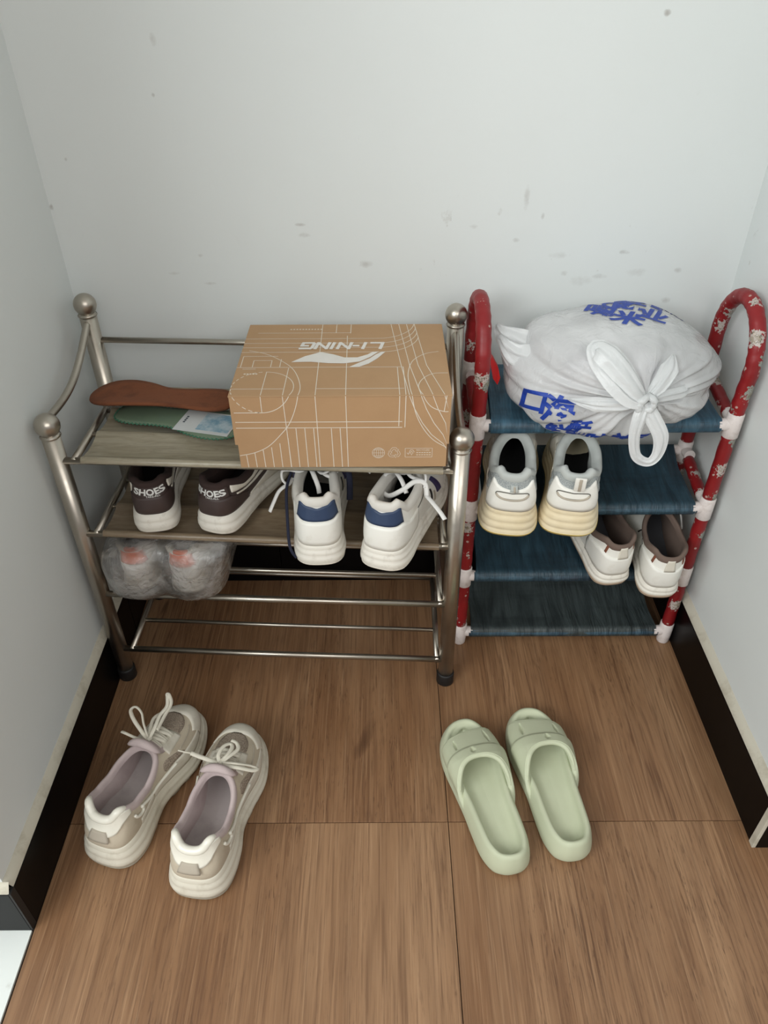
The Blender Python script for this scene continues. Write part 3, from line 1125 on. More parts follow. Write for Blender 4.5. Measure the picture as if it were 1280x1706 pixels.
        for i in range(m):
            f = i / (m - 1)
            w = w0 + (w1 - w0) * min(1, f * 1.15)
            if f > .9:
                w *= 1 - .35 * ((f - .9) / .1) ** 2
            th = thick * (.10 + .90 * f ** 2) * (1 if f < .9 else max(.3, math.sqrt(1 - .92 * ((f - .9) / .1) ** 2)))
            cxx = float(self.cx(path[i, 0]))
            for lst, sgn in ((top, .5), (bot, -.5)):
                row = []
                for q_ in a:
                    prof = sgn * th * math.sqrt(max(0, 1 - abs(q_) ** 2.6))
                    y = path[i, 0] + Nn[i, 0] * prof
                    z = path[i, 1] + Nn[i, 1] * prof - (q_ * w) ** 2 * curve * (1 - .25 * f)
                    row.append((cxx + q_ * w, y, z))
                lst.append(row)
        rows = [np.vstack([t_, b_[::-1]]) for t_, b_ in zip(np.array(top), np.array(bot))]
        mb = MB().grid(rows, cu=True).cap(rows[0]).cap(rows[-1], True)
        o = mb.build('tongue', mat, self.root, fix=True)
        self.tongue_path = path
        return o

    def lace_rows(self, ys, wx, r=.0022, cross=True, lift=.0045):
        out = []
        for i, yf in enumerate(ys):
            y = yf * self.L
            cx = float(self.cx(y))
            w = wx if not callable(wx) else wx(i)
            P = []
            for k in range(9):
                a = -1 + k / 4
                yy = y + (a * .004 if cross else 0) * (1 if i % 2 else -1)
                z = self.drop(cx + a * w, yy)
                if z is None:
                    z = self.Q3[:, 2].max()
                P.append((cx + a * w, yy, z + lift * (1 - .55 * a * a)))
            out.append((np.array(P), r))
            if cross and i + 1 < len(ys):
                y2 = ys[i + 1] * self.L
                P = []
                for k in range(9):
                    a = -1 + k / 4
                    yy = y + (y2 - y) * (k / 8)
                    z = self.drop(cx + a * w * (1 if i % 2 else -1), yy) or self.Q3[:, 2].max()
                    P.append((cx + a * w * (1 if i % 2 else -1), yy, z + lift * (.8 - .55 * a * a)))
                out.append((np.array(P), r))
        return out

    def laces(self, lines, mat, flat=1.35):
        mb = MB()
        for P, r in lines:
            mb.tube(P, r, 8, flat=(r * flat, r * .75))
        return mb.build('laces', mat, self.root, fix=True)

    def heel_text(self, items, mat, name='lettering'):
        """items: (text, v centre, height in m) printed on the back of the heel"""
        mb = MB()
        for s, u0, v, h in items:
            V, F = text_mesh(s, 1.0, bold=.035 if h > .008 else .008)
            if not len(V):
                continue
            V = V * h
            per = np.linalg.norm(self.S(.02, v) - self.S(.0, v)) / .02
            hv = np.linalg.norm(self.S(.0, min(1, v + .05)) - self.S(.0, v - .05)) / .1
            U, W_ = u0 + V[:, 0] / per, np.clip(v + V[:, 1] / hv, 0, 1)
            pts = self.S(U, W_) + self.Nrm(U, W_) * .0026
            mb.add(pts, F)
        return mb.build(name, mat, self.root, smooth=False)


def resample_same(P):
    """guard against coincident points before taking normals"""
    P = P.copy()
    d = np.linalg.norm(np.roll(P, -1, 0) - np.roll(P, 1, 0), axis=1)
    c = P.mean(0)
    bad = d < 1e-6
    P[bad] += 1e-4 * (P[bad] - c)
    return P


def loop3(pts, r, per=8):
    return (catmull(pts, per), r)


# ------------------------------------------------------------------ beige floor sneakers
def beige(name, loc, yaw, side, label, seed):
    s = Shoe(name, loc, yaw, 0, 0, label, 'sneaker', 'beige sneakers on the floor', side, L=.290, W=.053, heelw=1.24,
             sole=((0, .12, .35, .6, .8, 1), (.052, .050, .042, .034, .030, .030)), spring=.017, flare=.0045, lug=.004, out_t=.17,
             prof=[(-.005, 0), (0, .05), (.001, .16), (.0024, .20), (.0034, .30), (.0030, .44), (.0012, .50), (.0016, .56), (.0010, .72), (-.0012, .76), (-.0014, .80), (-.0026, .94), (-.005, 1)],
             collar=((0, .035, .09, .16, .32, .55, .8, 1), (.097, .100, .112, .109, .093, .086, .092, .101)), wc=.0385, yt=.56, yh=.075, bulge=.006, toe_h=.036, thick=.008, qe=3.4, waist=.79)
    s.sole(M['chunky'], M['chunky_out'])
    s.upper(M['taupe'], M['mauve'], M['mauve_insole'], M['mauve'], roll=.005)
    # milky heel clip wrapping the top of the heel
    s.band('heel_clip', -.112, .112, lambda t: .50 + .34 * abs(2 * t - 1) ** 2.2, lambda t: 1.0, .0032, M['clip'], 34, 8)
    s.rim('heel_clip_edge', -.112, .112, .0072, M['clip'])
    s.band('heel_tab', -.030, .030, .34, .70, .0056, M['grey_tab'], 8, 6)
    # foxing panels, toe guard and side overlays
    s.band('mudguard', .405, .595, lambda t: .02, lambda t: .50 - .14 * abs(2 * t - 1), .0018, M['cream_leather'], 40, 7)
    for sg in (1, -1):
        s.band('side_panel', sg * .205, sg * .405, lambda t: .03, lambda t: .30 + .16 * math.sin(PI * t) - .08 * t, .0016, M['cream_leather'], 24, 6)
        s.band('side_mesh', sg * .27, sg * .345, lambda t: .50 - .10 * t, lambda t: .56 + .22 * math.sin(PI * t) ** .8, .0012, M['taupe_mesh'], 14, 6)
        s.band('heel_panel', sg * .13, sg * .20, lambda t: .05, lambda t: .24 + .1 * t, .0014, M['cream_leather'], 12, 5)
        lp = [(sg * .115, .62), (sg * .122, .50), (sg * .140, .47), (sg * .152, .55), (sg * .150, .68), (sg * .163, .62), (sg * .19, .50), (sg * .235, .42), (sg * .30, .38)]
        s.piping('side_cord', [lp], .0029, M['clip'], off=.002)
        s.piping('piping', [[(sg * .20, .60), (sg * .22, .78), (sg * .245, .92)], [(sg * .355, .55), (sg * .40, .47), (sg * .43, .45)]], .0013, M['grey_tab'])
    L = s.L
    cx = lambda y: float(s.cx(y))
    # toe mesh between the guards
    rows = []
    for k in range(9):
        y = L * (.72 + .15 * k / 8)
        w = .027 * math.sqrt(max(.03, 1 - max(0, (k - 2) / 6.2) ** 2)) if k > 2 else .027
        rows.append([(cx(y) + a * w, y) for a in np.linspace(-1, 1, 9)])
    s.plan_patch('toe_mesh', rows, .0024, M['taupe_mesh'])
    for sg in (1, -1):
        rows = []
        for k in range(11):
            y = L * (.578 + .147 * k / 10)
            w0 = .0135 - .002 * k / 10
            w1 = .035 - .004 * k / 10
            rows.append([(cx(y) + sg * (w0 + (w1 - w0) * a), y) for a in np.linspace(0, 1, 5)])
        s.plan_patch('eyestay', rows, .0026, M['cream_leather'])
    s.tongue(M['mauve'], rise=.024, back=.016, w0=.015, w1=.0310, y0=.70, thick=.017, curve=21)
    ln = s.lace_rows((.585, .615, .645, .675, .705), .0215, .0029, True, .0065)
    zt = s.drop(cx(L * .58), L * .58) + .010
    k0 = np.array((cx(L * .575), L * .575, zt))
    rel = lambda *p: [tuple(k0 + np.array(q_)) for q_ in p]
    if seed == 0:
        ln.append(loop3(rel((0, 0, 0), (-.012, .005, .012), (-.028, .012, .030), (-.032, .016, .048), (-.023, .020, .056), (-.013, .018, .047), (-.010, .012, .026), (-.002, .004, .004)), .0026))
        ln.append(loop3(rel((0, 0, 0), (.002, .02, .008), (-.002, .045, .010), (.002, .062, .014), (-.002, .074, .022), (-.004, .078, .026), (.0, .078, .024), (.006, .070, .014), (.004, .05, .006), (.006, .02, .004)), .0026))
        ln.append(loop3(rel((0, 0, 0), (-.006, .018, .004), (-.012, .040, .004), (-.004, .055, .004)), .0024))
        ln.append(loop3(rel((0, 0, 0), (-.02, -.004, .004), (-.036, -.006, .012), (-.046, -.004, .010)), .0020))
    else:
        ln.append(loop3(rel((0, 0, 0), (-.016, .002, .004), (-.034, .004, .008), (-.050, .006, .012)), .0030))
        ln.append(loop3(rel((-.050, .006, .012), (-.062, .006, .013), (-.072, .007, .014)), .0011))
        ln.append(loop3(rel((0, 0, 0), (.015, -.004, .004), (.034, -.002, .0), (.052, .004, -.012), (.058, .012, -.018), (.046, .012, -.012), (.026, .004, .002), (.004, .002, .003)), .0027))
        ln.append(loop3(rel((0, 0, .002), (-.006, .012, .006), (-.004, .030, .004), (.004, .040, .0), (.010, .034, .0), (.008, .016, .004), (.002, .004, .004)), .0026))
        ln.append(loop3(rel((0, 0, .002), (.010, .012, .004), (.020, .032, -.001), (.014, .045, -.003), (.004, .048, -.002)), .0026))
    ln.append((np.array([k0 + (-.004, 0, 0), k0 + (0, .001, .002), k0 + (.004, 0, 0)]), .005))
    s.laces(ln, M['lace_cream'])
    return s


beige('sneaker', (-.449, .605, 0), math.radians(18), -1, 'dusty beige chunky sneaker nearest the left wall, one lace loop standing up', 0)
beige('sneaker', (-.297, .553, 0), math.radians(8.5), 1, 'dusty beige chunky sneaker with lace tip pointing left, right one on the floor', 1)


# ------------------------------------------------------------------ brown sneakers
def brown(name, loc, yaw, side, label):
    s = Shoe(name, loc, yaw, 0, 0, label, 'sneaker', 'brown sneakers on the steel rack', side, L=.275, W=.050,
             sole=((0, .3, .7, 1), (.040, .035, .026, .026)), spring=.014, flare=.002, out_t=.14,
             prof=[(-.003, 0), (0, .06), (.001, .14), (.003, .30), (.003, .52), (.001, .58), (.0018, .64), (.0016, .80), (-.0004, .85), (-.002, 1)],
             collar=((0, .04, .10, .2, .35, .55, .8, 1), (.092, .093, .096, .090, .082, .078, .084, .094)), wc=.034, yt=.55, yh=.05, bulge=.006)
    s.sole(M['white_sole'], M['white_sole'])
    s.upper(M['brown_leather'], M['brown_lining'], M['black_insole'], M['brown_lining'])
    s.band('heel_counter', -.155, .155, lambda t: .02, lambda t: .60 - .30 * abs(2 * t - 1) ** 2, .0022, M['brown_leather'], 34, 7)
    s.band('heel_patch', -.075, .075, lambda t: .52, lambda t: .97, .0016, M['brown_leather'], 24, 7)
    for sg in (1, -1):
        s.band('collar_panel', sg * .082, sg * .27, lambda t: .62 + .06 * t, lambda t: .96 - .03 * t, .0018, M['white_leather_dirty'], 24, 5)
        s.band('side_stripe', sg * .10, sg * .36, lambda t: .49 - .02 * t, lambda t: .53 + .18 * t * t, .0020, M['white_leather_dirty'], 24, 5)
        s.band('toe_panel', sg * .33, sg * .49, lambda t: .02, lambda t: .36, .0018, M['white_leather_dirty'], 20, 5)
        s.band('side_foot', sg * .165, sg * .33, lambda t: .02, lambda t: .10 + .38 * t, .0016, M['white_leather_dirty'], 20, 5)
    s.tongue(M['brown_leather'], rise=.020, back=.012, w0=.018, w1=.030, y0=.72)
    ln = s.lace_rows((.575, .61, .645, .68, .715), .020, .0024)
    k0 = np.array((float(s.cx(.16)), .165, (s.drop(float(s.cx(.165)), .165) or .09) + .008))
    ln.append(loop3([k0, k0 + (.004, -.016, .006), k0 + (.010, -.036, -.014), k0 + (.015, -.048, -.034)], .0023))
    ln.append(loop3([k0, k0 + (.018, .008, .008), k0 + (.034, .012, -.008), k0 + (.040, .008, -.030)], .0023))
    s.laces(ln, M['lace_grey'])
    s.heel_text((('SHOES', 0.0, .76, .0150), ('TAKE-ALL', .012, .62, .0050)), M['text_white'])
    return s


brown('sneaker', (-.380, .978, .3840), math.radians(-9), -1, 'brown sneaker with white lettered heel beside the left steel post')
brown('sneaker', (-.288, .978, .3815), math.radians(18.5), 1, 'brown sneaker turned sideways showing its cream side panels, under the cardboard box')


# ------------------------------------------------------------------ white and navy sneakers
def navy(name, loc, yaw, side, label, seed):
    s = Shoe(name, loc, yaw, 0, 0, label, 'sneaker', 'white and navy sneakers on the steel rack', side, L=.288, W=.051,
             sole=((0, .3, .7, 1), (.045, .039, .028, .028)), spring=.014, flare=.002, out_t=.12, heelw=1.08,
             prof=[(-.005, 0), (-.001, .06), (.001, .12), (.003, .30), (.0028, .46), (.0006, .52), (.0016, .58), (.0012, .72), (-.001, .76), (-.0004, .82), (-.0012, .92), (-.003, 1)],
             collar=((0, .03, .07, .12, .2, .35, .55, .8, 1), (.122, .121, .127, .121, .110, .108, .107, .107, .112)), wc=.036, yt=.54, yh=.05, bulge=.007, thick=.013)
    s.sole(M['white_sole'], M['white_sole'])
    s.upper(M['white_leather'], M['white_quilt'], M['black_insole'], M['white_quilt'], roll=.006)
    s.band('heel_counter', -.165, .165, lambda t: .02, lambda t: .50 + .07 * abs(2 * t - 1) ** 3, .0020, M['white_leather'], 34, 7)
    s.band('heel_patch', -.075, .075, lambda t: .53, lambda t: .88 - .05 * math.cos(2 * PI * (t - .5)) * (1 - abs(2 * t - 1)), .0022, M['navy'], 26, 7)
    for sg in (1, -1):
        s.band('side_stripe', sg * .302, sg * .328, .22, .70, .0018, M['navy_line'], 6, 12)
        s.band('side_stripe', sg * .262, sg * .270, .10, .48, .0014, M['black_line'], 4, 10)
        s.band('side_stripe', sg * .284, sg * .290, .08, .34, .0014, M['grey_tab'], 4, 10)
        s.piping('stitching', [[(sg * .165, .55), (sg * .21, .62), (sg * .25, .80), (sg * .265, .96)]], .0008, M['stitch'])
    s.band('toe_cap', .40, .60, .02, lambda t: .38 - .08 * abs(2 * t - 1), .0016, M['white_leather'], 34, 6)
    s.tongue(M['navy_dark'], rise=.026, back=.006, w0=.020, w1=.033, y0=.73, thick=.010)
    ln = s.lace_rows((.57, .605, .64, .675, .71), .022, .0027)
    k0 = np.array((float(s.cx(.140)), .126, .110))
    rel = lambda *p: [tuple(k0 + np.array(q_)) for q_ in p]
    if seed == 0:
        ln.append(loop3(rel((0, 0, 0), (-.014, -.014, .010), (-.026, -.020, .008), (-.044, -.012, .006), (-.056, -.010, .002), (-.056, -.016, -.012), (-.046, -.018, -.020), (-.04, -.010, -.012)), .0030))
        ln.append(loop3(rel((-.046, -.018, -.018), (-.062, -.026, -.026), (-.072, -.034, -.042), (-.080, -.040, -.058)), .0030))
        ln.append(loop3(rel((0, 0, 0), (.010, -.020, .002), (.024, -.022, .010), (.040, -.014, .018), (.046, -.006, .014)), .0030))
        ln.append(loop3(rel((.004, -.006, .0), (.020, -.018, -.006), (.030, -.012, -.004), (.046, .0, .004), (.062, .0, .004), (.078, -.006, .0), (.090, -.014, -.004)), .0030))
        ln.append(loop3(rel((-.012, 0, 0), (-.006, -.018, .004), (.002, -.034, -.012), (.004, -.040, -.024)), .0030))
    else:
        ln.append(loop3(rel((0, 0, 0), (-.026, -.014, .004), (-.030, -.034, -.012), (-.014, -.044, -.018), (.006, -.036, -.008), (.024, -.022, .004), (.040, -.020, .002), (.046, -.030, -.014)), .0031))
        ln.append(loop3(rel((.046, -.030, -.014), (.058, -.040, -.016), (.074, -.052, -.022), (.086, -.062, -.028)), .0030))
        ln.append(loop3(rel((0, 0, 0), (.012, -.012, .012), (.026, -.004, .020), (.038, -.010, .010), (.040, -.024, -.004)), .0030))
        ln.append(loop3(rel((-.03, .006, 0), (-.014, -.010, .008), (.002, -.024, .002), (.014, -.036, -.012)), .0030))
        ln.append(loop3(rel((.0, .004, .004), (.016, -.012, .004), (.034, -.014, .004)), .0030))
    s.laces(ln, M['lace_white'])
    # dark under-lace hanging at the side
    if seed == 0:
        MB().tube(catmull([(-.044, .120, .108), (-.052, .090, .094), (-.052, .055, .060), (-.050, .03, .022), (-.040, .02, .006)], 8), .0026, 8).build('navy_strap', M['navy_dark'], s.root, fix=True)
        MB().tube(catmull([(.042, .140, .118), (.050, .120, .100), (.051, .108, .078), (.050, .100, .060)], 8), .005, 8, flat=(.0055, .0022)).build('navy_strap', M['navy_dark'], s.root, fix=True)
    return s


navy('sneaker', (-.101, .904, .3725), math.radians(-3), -1, 'white sneaker with navy heel patch, left of the pair under the cardboard box', 0)
navy('sneaker', (-.008, .895, .3712), math.radians(19), 1, 'white sneaker with navy heel patch, turned right beside the steel post', 1)


# ------------------------------------------------------------------ cream soled white sneakers
def cream(name, loc, yaw, side, label, seed):
    s = Shoe(name, loc, yaw, math.radians(10.4), 0, label, 'sneaker', 'yellowed sole sneakers on the red rack', side, L=.256, W=.047, heelw=1.36, waist=.84,
             sole=((0, .3, .7, 1), (.066, .056, .038, .032)), spring=.012, flare=.009, out_t=.17,
             prof=[(-.013, 0), (-.004, .07), (0, .17), (.0004, .30), (-.001, .33), (.0006, .36), (.0006, .52), (-.0012, .56), (0, .60), (-.001, .76), (-.0032, .80), (-.002, .84), (-.003, .95), (-.006, 1)],
             collar=((0, .035, .08, .14, .25, .5, .8, 1), (.127, .128, .137, .129, .118, .114, .120, .130)), wc=.038, yt=.52, yh=.07, bulge=.005, thick=.014)
    s.sole(M['cream_sole'], M['yellow_out'])
    s.upper(M['white_leather'], M['grey_lining'], M['black_insole'], M['grey_lining'], roll=.006)
    s.band('heel_mesh', -.145, .145, lambda t: .60, lambda t: .98, .0012, M['grey_mesh'], 34, 6)
    s.band('heel_counter', -.088, .088, lambda t: .03, lambda t: .74 - .08 * (1 - abs(2 * t - 1) ** 1.5), .0030, M['white_leather'], 30, 8)
    ov = [(.058 * math.cos(a), .50 + .115 * math.sin(a) + (.05 if math.sin(a) > 0 else 0) * (abs(math.cos(a)) - 1)) for a in np.linspace(0, 2 * PI, 24, endpoint=False)]
    s.piping('oval_stitching', [ov], .0010, M['stitch'], off=.0034, closed=True)
    s.piping('oval_rim', [[(.056 * math.cos(a), .50 + .13 * math.sin(a)) for a in np.linspace(-PI * .95, -PI * .05, 14)]], .0020, M['grey_tab'], off=.0032)
    if seed == 0:
        s.band('pull_tab', -.010, .024, .62, .80, .0056, M['grey_lining'], 6, 5)
        s.band('pull_tab_stripe', .004, .013, .62, .80, .0064, M['grey_tab'], 4, 5)
    else:
        mb = MB().box((-.0015, .0035, .112), (.0165, .0075, .141), .001)
        mb.build('pull_tab', M['white_leather'], s.root)
        MB().box((.005, .0026, .113), (.010, .004, .1405), .0004).build('pull_tab_stripe', M['grey_tab'], s.root)
    for sg in (1, -1):
        s.band('side_mesh', sg * .096, sg * .118, .36, .62, .0016, M['grey_mesh'], 5, 8)
        s.piping('stitching', [[(sg * .092, .58), (sg * .10, .68), (sg * .125, .80), (sg * .16, .93)]], .0009, M['stitch'])
        s.band('side_panel', sg * .17, sg * .34, .05, lambda t: .60 + .1 * t, .0016, M['white_leather_dirty'], 20, 6)
        s.band('eyelet_panel', sg * .20, sg * .235, .70, .98, .0020, M['grey_tab'], 6, 6)
        s.band('eyelet_panel', sg * .25, sg * .29, .66, .98, .0020, M['white_leather_dirty'], 6, 6)
    s.tongue(M['grey_lining'], rise=.016, back=.004, w0=.020, w1=.034, y0=.72, thick=.010)
    s.laces(s.lace_rows((.56, .60, .64, .68), .022, .0024), M['lace_grey'])
    return s


cream('sneaker', (.214, 1.000, .3535), math.radians(9), -1, 'white sneaker with thick yellowed sole, next to the left red post', 0)
cream('sneaker', (.314, 1.000, .3535), math.radians(12), 1, 'white sneaker with thick yellowed sole and upright pull tab, under the plastic bag', 1)


# ------------------------------------------------------------------ white sneakers with brown lining
def whitebrown(name, loc, yaw, side, label, seed, pitch=9.9):
    s = Shoe(name, loc, yaw, math.radians(pitch), 0, label, 'sneaker', 'brown lined white sneakers on the red rack', side, L=.254, W=.0465, heelw=1.1,
             sole=((0, .3, .7, 1), (.034, .030, .024, .024)), spring=.014, flare=.002, out_t=.3,
             prof=[(-.005, 0), (-.001, .08), (.001, .3), (.0028, .44), (.002, .56), (0, .60), (.001, .66), (.0006, .80), (-.001, .84), (-.003, 1)],
             collar=((0, .04, .12, .22, .4, .6, .8, 1), (.103, .104, .111, .106, .094, .090, .094, .104)), wc=.036, yt=.55, yh=.05, bulge=.007, thick=.0065)
    s.sole(M['white_sole'], M['tan_out'])
    s.upper(M['white_leather'], M['taupe_lining'], M['grey_insole'], M['taupe_lining'], roll=.004)
    s.band('heel_counter', -.17, .17, lambda t: .02, lambda t: .58 + .05 * abs(2 * t - 1) ** 2, .0020, M['white_leather'], 34, 7)
    s.band('heel_tab', -.018, .030, .56, .97, .0024, M['cream_leather'], 8, 6)
    for sg in (1, -1):
        s.band('side_stripe', sg * .070, sg * .078, .62, .97, .0012, M['rust_line'], 4, 7)
        s.piping('stitching', [[(sg * .17, .62), (sg * .19, .72), (sg * .20, .95)], [(sg * .165, .10), (sg * .175, .40), (sg * .172, .62)]], .0008, M['stitch'])
        s.band('side_stripe', sg * .232, sg * .238, .55, .80, .0014, M['black_line'], 4, 6)
    s.band('toe_cap', .40, .60, .02, lambda t: .36 - .08 * abs(2 * t - 1), .0016, M['white_leather'], 34, 6)
    s.tongue(M['taupe_lining'], rise=.012, back=.008, w0=.020, w1=.031, y0=.72, thick=.006)
    ln = s.lace_rows((.575, .615, .655, .695), .021, .0024)
    k0 = np.array((float(s.cx(.150)), .150, (s.drop(float(s.cx(.150)), .150) or .09) + .008))
    rel = lambda *p: [tuple(k0 + np.array(q_)) for q_ in p]
    if seed == 0:
        ln.append(loop3(rel((0, 0, 0), (-.03, .004, .006), (-.050, .0, -.02), (-.060, -.020, -.060)), .0022))
        ln.append(loop3(rel((0, 0, 0), (.014, -.014, .006), (.004, -.024, .0), (-.012, -.014, .006), (0, 0, 0)), .0022))
    else:
        ln.append(loop3(rel((0, 0, 0), (-.016, -.014, .008), (-.030, -.020, .004), (-.036, -.024, -.008)), .0024))
        ln.append(loop3(rel((0, 0, 0), (.022, -.006, .006), (.042, .004, -.012), (.050, -.010, -.030), (.052, -.026, -.046)), .0024))
        ln.append(loop3(rel((0, 0, 0), (.008, -.020, .006), (.022, -.024, .0)), .0024))
    s.laces(ln, M['lace_white'])
    return s


whitebrown('sneaker', (.437, 1.042, .1938), math.radians(-9), -1, 'white sneaker with taupe lining, toe turned left, on the third blue shelf', 0)
whitebrown('sneaker', (.515, 1.012, .1888), math.radians(3), 1, 'white sneaker with grey insole showing, beside the front right red post', 1)


# ------------------------------------------------------------------ bagged sneakers in a clear bag
def bagged(name, loc, yaw, side, label):
    s = Shoe(name, loc, yaw, math.radians(3), 0, label, 'sneaker', 'sneakers inside the clear bag', side, L=.228, W=.042,
             sole=((0, .3, .7, 1), (.034, .030, .024, .024)), spring=.014, flare=.002,
             collar=((0, .04, .12, .22, .4, .6, .8, 1), (.088, .089, .094, .088, .078, .074, .080, .092)), wc=.033, yt=.54, yh=.05)
    s.sole(M['white_sole'], M['white_sole'])
    s.upper(M['cream_leather'], M['navy_dark'], M['navy_dark'], M['cream_leather'])
    s.band('heel_tab', -.06, .06, .52, .98, .003, M['orange'], 12, 6)
    s.rim('heel_tab_edge', -.06, .06, .005, M['orange'])
    s.band('heel_counter', -.15, .15, .02, lambda t: .45, .002, M['white_leather'], 24, 6)
    s.tongue(M['navy_dark'], rise=.006, back=.006, w0=.018, w1=.026, y0=.72, thick=.005)
    s.laces(s.lace_rows((.58, .62, .66, .70), .018, .0022), M['lace_white'])
    return s


bagged('sneaker', (-.437, .982, .2475), math.radians(-3), -1, 'pale sneaker with orange heel tab inside the clear bag, next to left steel post')
bagged('sneaker', (-.352, .974, .2465), math.radians(0), 1, 'pale sneaker with orange heel tab inside the clear bag, right one of two')

cb = empty('plastic_bag', (-.386, 1.085, .242), label='crinkled clear plastic bag wrapped round two sneakers on the third steel shelf', cat='plastic bag')
rows = []
nu_, nv_ = 120, 44


def vnoise(p, seed):
    r = np.random.default_rng(seed)
    out = np.zeros(p.shape[:-1])
    for k in range(14):
        f = r.normal(0, 1, 3)
        f = f / np.linalg.norm(f) * r.uniform(25, 110)
        out += np.sin(p @ f + r.uniform(0, 6.28)) * (30 / np.linalg.norm(f)) ** .9
    return out / 5


for j in range(nv_ + 1):
    th = PI * j / nv_
    row = []
    for i in range(nu_):
        ph = 2 * PI * i / nu_
        sx, sy, sz = math.cos(ph), math.sin(ph), -math.cos(th)
        ex = lambda v, e: math.copysign(abs(v) ** e, v)
        cr = ex(math.sin(th), .30)
        x = .109 * ex(sx, .40) * cr
        y = .142 * ex(sy, .38) * cr
        # two heel lobes at the front with a fold between them
        if y < 0:
            y *= 1 - .16 * math.exp(-((x - .010) / .018) ** 2) * min(1, -y / .08)
        zt_ = .126 if x < .02 else .126 - 0 * x
        z = .056 + .057 * ex(sz, .42)
        z += .012 * (x + .1) / .2 * (1 if sz > 0 else 0)
        if x > .06 and y < .05:
            x += .018 * max(0, (z - .03) / .08)
        row.append((x, y, max(z, .0005)))
    rows.append(row)
A = np.array(rows)
A += (vnoise(A, 3) * .0045)[..., None] * np.array([.9, .9, .35])
A[..., 2] = np.maximum(A[..., 2], .0006)
MB().grid(list(A), cu=True).cap(A[0], True).cap(A[-1]).build('bag_film', M['bag_clear'], cb)
# crumpled gathered rim at the right
P = catmull([(.092, -.09, .100), (.118, -.06, .096), (.124, -.01, .104), (.118, .05, .108)], 10)
P += rng.normal(0, .0022, P.shape)
MB().tube(P, .009, 10, flat=(.010, .005)).build('gathered_rim', M['bag_clear'], cb)

# clear bag at the right end of the second steel shelf
c2 = empty('plastic_bag', (.083, 1.118, .458), label='small clear plastic bag lying on the toe of the sneaker by the right steel post', cat='plastic bag')
rows = []
for j in range(17):
    th = PI * j / 16
    rows.append([(.034 * math.cos(p) * math.sin(th) ** .6, .026 * math.sin(p) * math.sin(th) ** .6, .026 - .024 * math.cos(th)) for p in np.linspace(0, 2 * PI, 28, endpoint=False)])
A = np.array(rows)
A += (vnoise(A * 1.6, 8) * .004)[..., None]
A[..., 2] = np.maximum(A[..., 2], .0008)
MB().grid(list(A), cu=True).build('bag_film', M['bag_clear'], c2)

